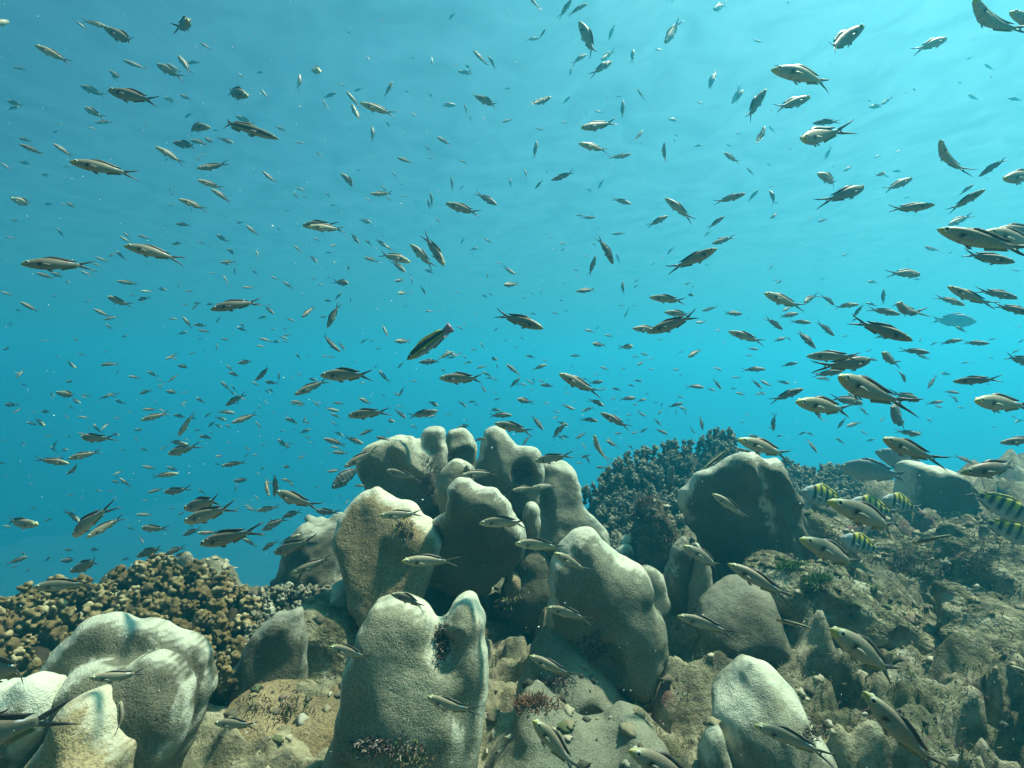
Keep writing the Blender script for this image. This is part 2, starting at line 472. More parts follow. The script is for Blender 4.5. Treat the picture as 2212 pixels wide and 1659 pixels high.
# the tall central colony
cc = coral('lobed_coral', 'largest pale lobed coral colony, ruffled plates rising into open water at the centre', 'coral')
lobes(cc, C1, [
 L([(298,330),(306,250),(340,215),(420,198),(470,168),(540,158),(590,175),(640,210),(660,260),(720,330),(740,420),(730,560),(660,640),(480,620),(390,510),(330,430)], 1.78, T=0.020, bulge=0.019, tilt=.28, yaw=.30, ridge=[((400,215),(450,300),.02,.02),((560,190),(670,340),.06,.024)]),
 L([(636,260),(662,150),(688,116),(740,106),(788,125),(805,200),(818,290),(810,420),(690,430),(650,330)], 1.84, T=0.025, bulge=0.016, tilt=.12, ridge=[((660,200),(670,380),.015,.02)]),
 L([(785,190),(798,130),(823,108),(870,99),(920,116),(948,170),(988,220),(998,280),(960,400),(860,420),(800,300)], 1.93, T=0.025, bulge=0.016, tilt=.12, ridge=[((945,180),(850,215),.03,.018)]),
 L([(1005,260),(1016,170),(1043,116),(1100,104),(1142,130),(1178,180),(1222,210),(1290,213),(1342,240),(1360,300),(1362,470),(1260,600),(1120,560),(990,440),(955,330)], 1.83, T=0.025, bulge=0.023, tilt=.16, yaw=-.1, ridge=[((1090,130),(1110,340),.035,.03),((1300,225),(1330,330),.02,.02)], pits=[((1240,350),.035),((1290,385),.02)]),
 L([(745,430),(758,360),(798,308),(850,278),(902,288),(965,330),(985,410),(940,480),(900,640),(800,660),(735,560)], 1.70, T=0.022, bulge=0.016, tilt=.2, ridge=[((850,300),(800,460),.02,.025)]),
 L([(897,340),(893,305),(925,288),(957,310),(968,355),(930,380)], 1.66, T=.02, bulge=.012),
 L([(1330,320),(1420,308),(1480,326),(1542,390),(1582,460),(1602,560),(1642,608),(1694,660),(1718,720),(1716,810),(1640,950),(1500,1060),(1350,1040),(1260,800),(1250,650),(1290,500)], 1.88, T=0.022, bulge=0.029, tilt=.32, yaw=-.25, ridge=[((1305,460),(1290,800),.045,.022),((1420,500),(1440,760),.03,.03),((1560,620),(1500,760),.025,.03)])], k=.028, amp=.011, vox=.0068)
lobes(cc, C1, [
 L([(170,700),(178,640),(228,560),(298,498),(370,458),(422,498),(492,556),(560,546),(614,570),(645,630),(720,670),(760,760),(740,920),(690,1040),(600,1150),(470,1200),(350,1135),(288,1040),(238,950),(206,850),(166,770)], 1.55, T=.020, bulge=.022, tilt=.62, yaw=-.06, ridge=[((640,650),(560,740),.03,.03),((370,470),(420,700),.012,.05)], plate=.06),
 ], k=.03, amp=.009, mat=M_TAN, rim=.016)  # tan puts the sunlit look of this plate into its colour
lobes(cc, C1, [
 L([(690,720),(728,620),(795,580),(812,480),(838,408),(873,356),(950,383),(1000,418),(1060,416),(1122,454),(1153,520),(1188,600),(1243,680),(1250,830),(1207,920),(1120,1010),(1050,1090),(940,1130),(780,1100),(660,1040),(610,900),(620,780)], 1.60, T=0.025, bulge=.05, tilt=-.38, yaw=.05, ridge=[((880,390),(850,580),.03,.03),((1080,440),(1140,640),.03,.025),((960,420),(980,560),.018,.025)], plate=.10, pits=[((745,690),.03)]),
 L([(500,720),(550,640),(620,622),(690,655),(760,720),(740,840),(640,860),(540,810)], 1.57, T=0.022, bulge=0.016, tilt=.1, rim=.2, pits=[((560,760),.025),((520,730),.012)])], k=.035, amp=.012, nsc=.10, mat=M_GREY)  # darker grey puts the shade on this front plate into its colour
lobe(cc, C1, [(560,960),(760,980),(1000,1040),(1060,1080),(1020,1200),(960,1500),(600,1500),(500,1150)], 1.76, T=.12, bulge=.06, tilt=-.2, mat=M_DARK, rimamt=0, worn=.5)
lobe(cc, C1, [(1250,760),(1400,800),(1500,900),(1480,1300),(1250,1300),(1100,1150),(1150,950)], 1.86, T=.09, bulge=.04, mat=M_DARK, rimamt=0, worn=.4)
lobe(cc, C1, [(1150,960),(1180,930),(1220,950),(1240,1000),(1210,1080),(1170,1110),(1130,1080)], 1.66, T=.03, bulge=.015, mat=M_TAN, rimamt=.1)
lobe(cc, C1, [(1290,520),(1330,560),(1340,640),(1330,740),(1280,760),(1250,660),(1260,560)], 1.74, T=.035, bulge=.02)
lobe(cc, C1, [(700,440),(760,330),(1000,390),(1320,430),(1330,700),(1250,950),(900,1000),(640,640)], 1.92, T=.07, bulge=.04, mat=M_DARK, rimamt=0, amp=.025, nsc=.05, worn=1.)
# shouldered column
c2 = coral('column_coral', 'grey shouldered coral column beside the big central colony, undercut on one side', 'coral')
lobe(c2, C1, [(1400,1050),(1415,920),(1440,850),(1480,790),(1530,740),(1580,705),(1640,698),(1690,730),(1740,795),(1775,840),(1840,865),(1910,900),(1960,960),(2000,1060),(2035,1150),(2065,1220),(2075,1290),(2055,1380),(2010,1450),(1990,1560),(1950,1640),(1850,1600),(1720,1560),(1560,1560),(1440,1520),(1390,1380),(1395,1200)], 1.40, T=.04, bulge=.07, tilt=.02, yaw=-.10, plate=.11, worn=.25, amp=.012, ridge=[((1600,740),(1640,1000),.02,.05)], pits=[((1690,1290),.028),((1700,1390),.035),((1640,1320),.02)])
lobe(c2, C1, [(1240,1500),(1290,1430),(1400,1330),(1560,1310),(1700,1450),(1790,1560),(1860,1700),(1900,1850),(1700,2000),(1300,2000),(1150,1800)], 1.33, T=.085, bulge=.06, tilt=.45, mat=M_CORAL, rimamt=.1, worn=.75, pits=[((1620,1600),.04),((1450,1760),.03)])
# front centre column with its finger
c3 = coral('column_coral', 'broad rounded coral column in the middle with a pointed finger fused on', 'coral')
lobes(c3, C4, [
 L([(20,1900),(100,1500),(150,1200),(178,1000),(185,880),(220,800),(270,730),(340,685),(420,666),(500,688),(572,738),(625,795),(662,860),(690,950),(735,1030),(820,1080),(840,1400),(800,1900)], 1.05, T=.035, bulge=.04, tilt=.26, plate=.10, pits=[((215,1500),.022),((350,1500),.018),((440,1540),.026),((300,1580),.015)]),
 L([(560,1400),(600,1080),(690,1010),(722,940),(728,850),(748,795),(778,722),(832,698),(888,722),(922,795),(955,890),(965,1050),(960,1200),(935,1400),(895,1560),(850,1900),(600,1900),(620,1500)], 1.065, T=.03, bulge=.03, tilt=.26, yaw=.05, ridge=[((745,830),(820,800),.014,.012)])], k=.03, amp=.009, worn=.45, rim=.015, mat=M_PALE)
# left fin
c4 = coral('fin_coral', 'triangular grey coral fin with a sharp straight edge, beside the front centre column', 'coral')
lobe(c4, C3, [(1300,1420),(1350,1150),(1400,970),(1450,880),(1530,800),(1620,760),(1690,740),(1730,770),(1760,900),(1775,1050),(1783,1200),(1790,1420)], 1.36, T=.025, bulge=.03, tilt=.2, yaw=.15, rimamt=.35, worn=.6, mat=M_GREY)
lobe(c4, C3, [(1200,1600),(1250,1420),(1370,1280),(1500,1200),(1640,1230),(1800,1330),(1960,1250),(2020,1380),(1900,1700),(1300,1750)], 1.27, T=.07, bulge=.04, tilt=.6, mat=M_TAN, rimamt=0, worn=.6, amp=.02, nsc=.06, pits=[((1720,1270),.025),((1480,1150),.02),((1560,1420),.02)])
# left stepped mound
c5 = coral('mound_coral', 'stepped pale coral mound with a scalloped rim at the lower left', 'coral')
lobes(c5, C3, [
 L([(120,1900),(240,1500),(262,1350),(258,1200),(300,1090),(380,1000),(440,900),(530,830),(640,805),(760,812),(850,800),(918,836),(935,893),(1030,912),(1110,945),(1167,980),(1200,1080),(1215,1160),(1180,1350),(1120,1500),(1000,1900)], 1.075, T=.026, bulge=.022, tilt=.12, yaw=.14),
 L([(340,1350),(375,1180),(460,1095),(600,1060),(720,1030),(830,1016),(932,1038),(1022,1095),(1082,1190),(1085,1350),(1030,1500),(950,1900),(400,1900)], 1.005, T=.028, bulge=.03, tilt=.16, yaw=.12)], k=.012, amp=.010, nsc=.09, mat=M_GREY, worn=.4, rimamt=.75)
lobe(c5, C3, [(60,1900),(260,1560),(340,1400),(385,1300),(470,1258),(552,1240),(606,1340),(650,1440),(720,1500),(780,1530),(790,1600),(770,1900)], .93, T=.03, bulge=.025, tilt=.32, yaw=.1, mat=M_TAN, rimamt=.6, ridge=[((500,1270),(560,1600),.02,.03)])
c6 = coral('knob_coral', 'flat topped coral knob cut off by the photo edge below the knobby branching coral', 'coral')
lobe(c6, C3, [(-300,1700),(-250,1280),(-100,1225),(0,1225),(120,1206),(210,1198),(252,1240),(255,1340),(225,1470),(160,1900),(-300,1900)], .96, T=.05, bulge=.03, tilt=.1, yaw=.1, worn=.5, mat=M_GREY)
# right dome
c7 = coral('dome_coral', 'big domed coral with pale folded ridges and a dark hollow face', 'coral')
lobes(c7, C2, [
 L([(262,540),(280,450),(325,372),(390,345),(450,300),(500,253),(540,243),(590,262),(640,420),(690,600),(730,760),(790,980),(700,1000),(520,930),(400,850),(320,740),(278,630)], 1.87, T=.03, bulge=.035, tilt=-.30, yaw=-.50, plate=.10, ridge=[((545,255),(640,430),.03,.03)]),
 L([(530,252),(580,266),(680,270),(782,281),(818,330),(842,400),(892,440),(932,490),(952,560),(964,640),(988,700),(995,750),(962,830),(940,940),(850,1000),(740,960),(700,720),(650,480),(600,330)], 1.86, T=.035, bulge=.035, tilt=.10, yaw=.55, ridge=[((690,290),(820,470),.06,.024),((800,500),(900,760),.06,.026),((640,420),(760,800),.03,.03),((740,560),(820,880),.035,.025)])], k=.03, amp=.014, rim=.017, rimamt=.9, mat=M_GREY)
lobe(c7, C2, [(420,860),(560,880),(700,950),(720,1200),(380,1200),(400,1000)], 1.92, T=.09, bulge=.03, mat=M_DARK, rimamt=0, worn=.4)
c8 = coral('knob_coral', 'notched pale coral lobe standing farthest to the right against open water', 'coral')
lobe(c8, C2, [(1488,310),(1530,286),(1570,300),(1635,338),(1720,318),(1790,350),(1840,400),(1880,470),(1912,540),(1905,620),(1890,760),(1700,800),(1560,760),(1515,600),(1500,420)], 2.55, T=.05, bulge=.04, tilt=-.1, mat=M_GREY, rim=.03, amp=.014, ridge=[((1700,330),(1880,520),.03,.03)], vox=.011)
c9 = coral('column_coral', 'pale rounded coral stump rising from the turf at the bottom right', 'coral')
lobe(c9, C5, [(420,1800),(445,1500),(440,1350),(470,1270),(540,1210),(620,1150),(660,1110),(720,1108),(780,1140),(830,1190),(870,1250),(920,1330),(980,1410),(1060,1560),(1120,1800)], 1.06, T=.06, bulge=.05, tilt=.2, rim=.022, worn=.2, ridge=[((640,1160),(660,1500),.025,.03)])
lobe(c9, C5, [(330,1650),(350,1480),(390,1400),(440,1370),(480,1420),(490,1700)], 1.03, T=.03, bulge=.02, tilt=.2)
c10 = coral('finger_coral', 'pair of dark upright coral fingers tucked under the domed coral', 'coral')
lobe(c10, C5, [(135,760),(150,560),(165,460),(200,378),(250,323),(290,343),(315,400),(310,560),(290,780)], 1.72, T=.04, bulge=.025, tilt=.05, mat=M_DARK, rimamt=.6)
lobe(c10, C5, [(225,780),(250,560),(285,400),(318,333),(362,358),(400,470),(415,600),(410,780)], 1.68, T=.04, bulge=.025, tilt=.12, mat=M_CORAL, worn=.6)
c10b = coral('finger_coral', 'small single coral finger behind the shouldered column', 'coral')
lobe(c10b, C5, [(-60,700),(-20,530),(10,505),(60,490),(110,510),(140,590),(145,760),(0,800)], 1.62, T=.04, bulge=.025, tilt=.1)
c10c = coral('mound_coral', 'smooth low peaked coral mound in front of the domed coral', 'coral')
lobe(c10c, C5, [(330,900),(380,760),(450,685),(530,612),(600,588),(680,620),(735,680),(760,800),(800,930),(560,980)], 1.50, T=.08, bulge=.05, tilt=.5, rimamt=.15, worn=.3, mat=M_GREY)
c11 = coral('plate_coral', 'small rimmed coral plate wedged beside the domed coral', 'coral')
lobe(c11, C2, [(930,510),(1010,503),(1080,533),(1120,570),(1135,680),(1050,720),(930,700)], 2.25, T=.05, bulge=.03, tilt=.1, mat=M_DARK, rimamt=.9)
c12 = coral('reef_ridge', 'long pale rock ridge sloping down to the right below the domed coral', 'rock')
lobe(c12, C5, [(700,620),(740,530),(860,478),(1000,520),(1160,560),(1290,612),(1450,700),(1600,800),(1760,880),(1800,1000),(1500,1020),(1350,930),(1200,880),(1000,840),(800,800)], 1.52, T=.055, bulge=.045, tilt=.9, yaw=-.15, amp=.026, nsc=.06, rimamt=.35, rim=.03, worn=.55, ridge=[((1000,540),(1200,760),.03,.03)], pits=[((1330,780),.018),((1180,620),.014),((1250,700),.012),((1000,700),.016)], mat=M_TURF)
c12b = coral('reef_ledge', 'layered rock ledge with a pale lip near the right edge', 'rock')
lobe(c12b, C5, [(1740,1000),(1790,870),(1850,770),(1960,683),(2080,700),(2300,760),(2400,1100),(2000,1100),(1820,1060)], 1.36, T=.045, bulge=.035, tilt=.9, amp=.024, nsc=.06, rimamt=.6, rim=.03, worn=.9, ridge=[((1800,900),(2150,860),.03,.02)], mat=M_TURF)
c12c = coral('reef_rock', 'turf covered boulder in front of the striped fish on the right', 'rock')
lobe(c12c, C5, [(1340,640),(1360,480),(1440,380),(1560,350),(1680,380),(1720,470),(1690,580),(1640,700),(1450,720)], 1.95, T=.10, bulge=.06, tilt=.3, amp=.03, nsc=.06, rimamt=.0, worn=1.0, mat=M_TURF)
c12d = coral('reef_rock', 'dark brown boulder mass at the right edge above the layered ledge', 'rock')
lobe(c12d, C5, [(1680,640),(1700,450),(1760,330),(1900,290),(2050,300),(2300,280),(2400,640),(2050,700)], 1.85, T=.13, bulge=.06, tilt=.5, amp=.03, nsc=.07, rimamt=.5, worn=1.0, mat=M_TURF)
c12e = coral('reef_rock', 'pale turf slope of rock between the domed coral and the striped fish', 'rock')
lobe(c12e, C2, [(930,800),(960,650),(1040,600),(1130,640),(1220,720),(1300,800),(1380,900),(1350,1010),(1150,1000),(980,960)], 2.0, T=.09, bulge=.05, tilt=.5, amp=.025, nsc=.07, rimamt=.1, worn=.8, mat=M_TURF)
c13 = coral('algae_stump', 'brown weed covered stump standing between the central colony and the domed coral', 'rock')
M_STUMP = simple_mat('weedy_stump', [(0.35, (0.03, 0.03, 0.02)), (0.5, (0.09, 0.075, 0.045)), (0.6, (0.19, 0.11, 0.08)), (0.7, (0.2, 0.19, 0.08))], 22, bump=1.0, dist=.03)
lobe(c13, C1, [(1860,1000),(1866,800),(1885,610),(1905,535),(1950,503),(2000,510),(2050,550),(2090,600),(2120,680),(2150,745),(2165,850),(2170,1000)], 2.12, T=.06, bulge=.04, amp=.022, nsc=.045, mat=M_STUMP, name='stump', rimamt=0)
c14 = coral('reef_rock', 'hazy knobbly rock behind the left flank of the central colony', 'rock')
lobe(c14, C3, [(1600,760),(1645,600),(1650,450),(1715,340),(1740,262),(1810,233),(1860,258),(1950,228),(2010,300),(2010,500),(2080,760)], 2.15, T=.10, bulge=.05, tilt=.3, amp=.03, nsc=.07, mat=M_DARK, rimamt=.6, rim=.03, vox=.01, worn=.3)
c15 = coral('reef_rock', 'dark smooth rock in shade between the coral fin and the front column', 'rock')
lobe(c15, C3, [(1640,1000),(1720,760),(1820,700),(1950,720),(2080,740),(2150,900),(2100,1150),(1800,1200)], 1.50, T=.09, bulge=.04, tilt=.4, mat=M_TURF, rimamt=.1, worn=.6)
c16 = coral('knob_coral', 'small pale coral knob against the left plate of the central colony', 'coral')
lobe(c16, C3, [(1890,720),(1905,640),(1960,605),(2020,597),(2060,640),(2070,720),(1980,760)], 1.55, T=.03, bulge=.02, tilt=.2, amp=.012, nsc=.04)
c17 = coral('knob_coral', 'two little round coral knobs at the foot of the weedy stump', 'coral')
lobe(c17, C1, [(1800,760),(1830,730),(1870,735),(1885,780),(1860,810),(1810,800)], 2.15, T=.03, bulge=.02, amp=.005)
lobe(c17, C1, [(1750,860),(1770,800),(1820,770),(1865,785),(1870,850),(1840,900),(1780,900)], 2.08, T=.04, bulge=.02, amp=.006)
c18 = coral('mound_coral', 'low pale coral swelling at the bottom edge between the two front columns', 'coral')
lobe(c18, C4, [(880,1800),(900,1640),(1000,1560),(1080,1470),(1150,1360),(1250,1340),(1400,1400),(1600,1480),(1800,1400),(1950,1500),(2050,1700),(2100,1900),(900,1900)], 1.08, T=.07, bulge=.04, tilt=.7, amp=.018, nsc=.08, rimamt=.0, worn=.35, pits=[((1640,1400),.035),((1350,1290),.03),((1500,1620),.02)])
# ------------------------------------------------------------------ knobbly branching corals
def branch_mat(name, lo, mid, tip):
    m, nt, b = newmat(name)
    geo = node(nt, 'ShaderNodeNewGeometry'); pos = geo.outputs['Position']
    at_ = node(nt, 'ShaderNodeAttribute', attribute_name='tip')
    n1 = node(nt, 'ShaderNodeTexNoise', i_Scale=14.0, i_Detail=4.0); nt.links.new(pos, n1.inputs['Vector'])
    ma = node(nt, 'ShaderNodeMath', operation='MULTIPLY_ADD', i_1=0.5, i_2=-0.25); nt.links.new(n1.outputs[0], ma.inputs[0])
    ad = node(nt, 'ShaderNodeMath', operation='ADD'); nt.links.new(ma.outputs[0], ad.inputs[0]); nt.links.new(at_.outputs['Fac'], ad.inputs[1])
    r = ramp(nt, [(0.1, lo), (0.6, mid), (0.98, tip)]); nt.links.new(ad.outputs[0], r.inputs[0])
    nt.links.new(r.outputs[0], b.inputs['Base Color'])
    b.inputs['Roughness'].default_value = 0.85; b.inputs['Specular IOR Level'].default_value = 0.2
    n2 = node(nt, 'ShaderNodeTexNoise', i_Scale=260.0, i_Detail=2.0); nt.links.new(pos, n2.inputs['Vector'])
    bp = node(nt, 'ShaderNodeBump', i_Strength=0.8, i_Distance=0.004); nt.links.new(n2.outputs[0], bp.inputs['Height'])
    nt.links.new(bp.outputs[0], b.inputs['Normal'])
    return m
M_BR1 = branch_mat('knobby_coral', (0.022, 0.016, 0.007), (0.14, 0.095, 0.035), (0.50, 0.42, 0.24))
M_BR2 = branch_mat('grey_knobby_coral', (0.03, 0.028, 0.017), (0.17, 0.155, 0.10), (0.55, 0.52, 0.38))
def clump(seed, h=.09, head=.021, n=30, stem=.011, vox=.0029):
    """one branch: a stem swelling into a head of small knobs"""
    g = np.random.default_rng(seed)
    ball = []
    for i in range(n):
        a = g.uniform(0, 2*math.pi); el = g.uniform(-.5, 1.3)
        rr = head*g.uniform(.75, 1.05)
        ball.append((rr*math.cos(a)*math.cos(el), rr*math.sin(a)*math.cos(el), -head + rr*math.sin(el)*1.15, head*g.uniform(.17, .27)))
    for i in range(3):
        a = g.uniform(0, 2*math.pi); z = -g.uniform(.035, .06)
        ball.append((.016*math.cos(a), .016*math.sin(a), z, .008))
    xs = np.arange(-.036, .036, vox); zs = np.arange(-h - .01, .018, vox)
    Xg, Yg, Zg = np.meshgrid(xs, xs, zs, indexing='ij')
    
    Fd = np.maximum(np.hypot(Xg, Yg) - (stem + .004*np.sin(Zg*160 + seed)), np.maximum(Zg + head*.8, -h - Zg))
    Fd = smin(Fd, np.sqrt(Xg**2 + Yg**2 + (Zg+head)**2) - head*.72, .006)
    for (bx, by, bz, br) in ball:
        Fd = smin(Fd, np.sqrt((Xg-bx)**2 + (Yg-by)**2 + (Zg-bz)**2) - br, .0022)
    V, Q = surface_nets(Fd, np.array([xs[0], xs[0], zs[0]]), vox)
    return V, Q, np.clip(1 + (V[:, 2] - .004)/.05, 0, 1)*np.clip(.45 + np.hypot(V[:, 0], V[:, 1])/head*.5, 0, 1)
CL = [clump(s) for s in range(5)]
CLS = [clump(40+s, h=.10, head=.019, n=14, stem=.009) for s in range(5)]
def in_poly(P, x, z):
    return poly_sd(P, np.array([[x]]), np.array([[z]]))[0, 0]
def branch_colony(name, label, poly, dfun, step, mat, tmpl, scale=1.0, lean=(0, -.35, 1.), seed=1, base=True, spread=.35, jit=.03):
    g = np.random.default_rng(seed)
    P = np.array(poly, float)
    pts = []
    for _ in range(9000):
        x = g.uniform(P[:, 0].min(), P[:, 0].max()); y = g.uniform(P[:, 1].min(), P[:, 1].max())
        if in_poly(P, x, y) > 0: continue
        s = step*(1.45/dfun(y))
        if all((x-a)**2 + ((y-b)*1.35)**2 > s*s for a, b in pts): pts.append((x, y))
    VV, QQ, TT = [], [], []
    off = 0
    cx = P[:, 0].mean()
    for x, y in pts:
        V, Q, t = tmpl[g.integers(len(tmpl))]
        d = dfun(y) + g.uniform(-jit, jit)
        top = at(x, y, d)
        dr = Vector((lean[0] + spread*(x-cx)/max(np.ptp(P[:, 0])*.5, 1) + g.normal(0, .22), lean[1] + g.normal(0, .22), lean[2])).normalized()
        q = dr.to_track_quat('Z', 'Y').to_matrix()
        rz = Matrix.Rotation(g.uniform(0, 6.28), 3, 'Z')
        Mx = np.array(q @ rz)*scale*g.choice([.7, .85, 1., 1.1, 1.25])*g.uniform(.9, 1.1)
        VV.append(V @ Mx.T + top); QQ.append(Q + off); TT.append(t*g.uniform(.75, 1.1)); off += len(V)
    me = mk(name, np.vstack(VV), np.vstack(QQ))
    fattr(me, 'tip', np.concatenate(TT))
    root = coral(name, label)
    link('branches', me, mat, root)
    if base:
        c = P.mean(0)
        Pi = c + (P - c)*.93 + np.array([0, 10])
        Pm = [tuple(p) for p in Pi]
        dm = dfun(P[:, 1].mean())
        a0, a1 = at(0, P[:, 1].min(), dfun(P[:, 1].min())), at(0, P[:, 1].max(), dfun(P[:, 1].max()))
        tl = (a0[1]-a1[1])/max(a0[2]-a1[2], .02)
        V = []
        n = 26
        xs = np.linspace(P[:, 0].min(), P[:, 0].max(), n*2); ys = np.linspace(P[:, 1].min(), P[:, 1].max()+40, n)
        sdm = poly_sd(P, *np.meshgrid(xs, ys, indexing='ij'))
        for i, x in enumerate(xs):
            for j, y in enumerate(ys):
                v = at(x, y, dfun(y))
                v[2] -= .045*scale + max(0, sdm[i, j] + 14)*.006 + .02*float(vnoise(x/20., y/20.))
                V.append(v)
        ii = np.arange(len(V)).reshape(len(xs), n)
        Q = np.stack([ii[:-1, :-1], ii[1:, :-1], ii[1:, 1:], ii[:-1, 1:]], -1).reshape(-1, 4)
        me = mk('base', np.array(V), Q); fattr(me, 'tip', np.zeros(len(V)))
        link('base', me, mat, root)
    return root
dl = lambda y: 1.30 + (1460 - y)/260*.62
branch_colony('branching_coral', 'brown knobby branching coral with dark gaps at the left photo edge', [(-60,1330),(10,1290),(55,1262),(100,1256),(180,1245),(215,1252),(240,1340),(200,1360),(130,1410),(100,1500),(-60,1500)], dl, 44, M_BR1, CL, 1.35, seed=3)
branch_colony('branching_coral', 'broad golden brown cauliflower-like coral mound against the blue water', [(215,1262),(250,1226),(270,1212),(320,1196),(380,1203),(440,1212),(490,1232),(528,1262),(545,1300),(540,1390),(500,1470),(470,1470),(440,1390),(330,1330),(240,1345)], dl, 42, M_BR1, CL, 1.35, seed=4)
branch_colony('branching_coral', 'darker low branching coral in shade between the golden coral mound and the central colony', [(540,1290),(560,1285),(620,1258),(690,1262),(745,1290),(740,1330),(640,1335),(560,1400),(530,1420)], lambda y: dl(y)+.06, 30, M_BR2, CL, 1.0, seed=5)
branch_colony('branching_coral', 'tiny sprig of brown knobby coral beside the foot of the coral fin', [(405,1455),(430,1432),(470,1425),(490,1440),(480,1475),(430,1480)], lambda y: 1.28, 20, M_BR1, CL, .8, seed=6, base=False)
db = lambda y: 2.35 + (1190 - y)/270*.85
branch_colony('branching_coral', 'wide grey branching coral bank sloping up behind the weedy stump', [(1262,1045),(1300,1012),(1345,975),(1400,962),(1440,950),(1470,942),(1500,948),(1535,928),(1560,922),(1590,925),(1596,960),(1600,1000),(1545,1010),(1500,1060),(1480,1120),(1480,1190),(1440,1215),(1370,1215),(1320,1190),(1290,1110)], db, 29, M_BR2, CLS, 1.05, seed=8, spread=.25, jit=.10)
branch_colony('branching_coral', 'grey branching coral between the domed coral and the big grey fish', [(1690,985),(1715,995),(1760,1003),(1800,1000),(1835,998),(1860,1030),(1860,1070),(1900,1075),(1880,1110),(1760,1100),(1715,1060)], lambda y: 2.85 + (1100 - y)/110*.4, 27, M_BR2, CLS, 1.05, seed=9, spread=.25)
# ------------------------------------------------------------------ fish
m, nt, b = newmat('fish_skin')
at_ = node(nt, 'ShaderNodeAttribute', attribute_name='pattern')
oi = node(nt, 'ShaderNodeObjectInfo')
col = mixc(nt, 1.0, at_.outputs['Color'], oi.outputs['Color'], 'MULTIPLY')
tc = node(nt, 'ShaderNodeTexCoord')
vo = node(nt, 'ShaderNodeTexVoronoi', i_Scale=42.0); nt.links.new(tc.outputs['Object'], vo.inputs['Vector'])
rr = ramp(nt, [(0.1, (1.08, 1.08, 1.08)), (0.6, (0.8, 0.8, 0.8))]); nt.links.new(vo.outputs['Distance'], rr.inputs[0])
col = mixc(nt, 0.8, col, rr.outputs[0], 'MULTIPLY')
col = mixc(nt, 1.0, col, (0.8, 0.8, 0.8), 'MULTIPLY')
nt.links.new(col, b.inputs['Base Color'])
b.inputs['Roughness'].default_value = 0.5; b.inputs['Specular IOR Level'].default_value = 0.3
M_FISH = m
def mixl(a, b_, t):
    a = np.asarray(a, float); b_ = np.asarray(b_, float)
    return a + (b_ - a)*np.asarray(t)[..., None]
def prof(tab, n):
    t = np.linspace(0, 1, n)**1.15
    tab = np.array(tab)
    return t, np.interp(t, tab[:, 0], tab[:, 1]), np.interp(t, tab[:, 0], tab[:, 2]), np.interp(t, tab[:, 0], tab[:, 3])
CH = [(0,.004,-.010,.004),(.04,.034,-.034,.022),(.1,.060,-.056,.038),(.2,.092,-.084,.052),(.35,.116,-.108,.060),(.5,.116,-.112,.057),(.65,.098,-.092,.046),(.8,.065,-.056,.027),(.92,.041,-.035,.014),(1,.036,-.032,.008)]
def col_chromis(x, z, zn, y):
    c = mixl((.40,.40,.30), (.36,.34,.25), sstep(-.8, .15, zn))
    c = mixl(c, (.31,.255,.165), sstep(.05, .75, zn)*sstep(.42, .3, x))
    c = mixl(c, (.55,.50,.10), sstep(.40, .47, x)*.9)
    c = mixl(c, (.45,.43,.2), sstep(.30, .40, x)*sstep(.0,.6,zn)*.6)
    c = mixl(c, (.5,.48,.18), sstep(-.02, -.15, x)*sstep(-.4, -.9, zn)*.7)
    c = mixl(c, (.015,.015,.015), (np.hypot((x-.242)*1.3, z+.008) < .024)*.95)
    c = mixl(c, (.10,.10,.08), (np.abs(x - .275 + .5*np.abs(z+.01)**1.2) < .007)*(zn < .6)*.6)
    c = mixl(c, (.95,.97,.95), (np.hypot((x+.150)*.60, z-.058) < .025)*1.0)
    return c
CH = [(t_, a_*.82, b_*.80, w_) for t_, a_, b_, w_ in CH]
CH_S = dict(prof=CH, xe=-.255, spread=.10, dorsal=(.24,-.13,.034,.055), col=col_chromis, eye=(.412,.020,.031), fork=True, n=(30,18))
def body(spec, nt_, nr):
    t, zt, zb, wd = prof(spec['prof'], nt_)
    xs = .5 + (spec['xe'] - .5)*t
    V, Cc = [], []
    an = np.linspace(0, 2*math.pi, nr, endpoint=False)
    for i in range(nt_):
        c, h = (zt[i]+zb[i])/2, (zt[i]-zb[i])/2
        cy, sz = np.cos(an), np.sin(an)
        V.append(np.stack([np.full(nr, xs[i]), wd[i]*np.sign(cy)*np.abs(cy)**.9, c + h*sz], 1))
        Cc.append(spec['col'](np.full(nr, xs[i]), c + h*sz, sz, wd[i]*cy))
    V = np.vstack(V + [np.array([[.503, 0, (zt[0]+zb[0])/2]]), np.array([[spec['xe']-.004, 0, (zt[-1]+zb[-1])/2]])])
    Cc = np.vstack(Cc + [Cc[0][:1], Cc[-1][:1]])
    i, j = np.meshgrid(np.arange(nt_-1), np.arange(nr), indexing='ij')
    j2 = (j+1) % nr
    Q = np.stack([i*nr+j, (i+1)*nr+j, (i+1)*nr+j2, i*nr+j2], -1).reshape(-1, 4)
    a, z = nt_*nr, nt_*nr+1
    k = np.arange(nr); k2 = (k+1) % nr
    Tc = np.concatenate([np.stack([k, k2, np.full(nr, a), np.full(nr, a)], 1), np.stack([(nt_-1)*nr+k2, (nt_-1)*nr+k, np.full(nr, z), np.full(nr, z)], 1)])
    return V, [tuple(q) for q in Q] + [tuple(f[:3]) for f in Tc], Cc
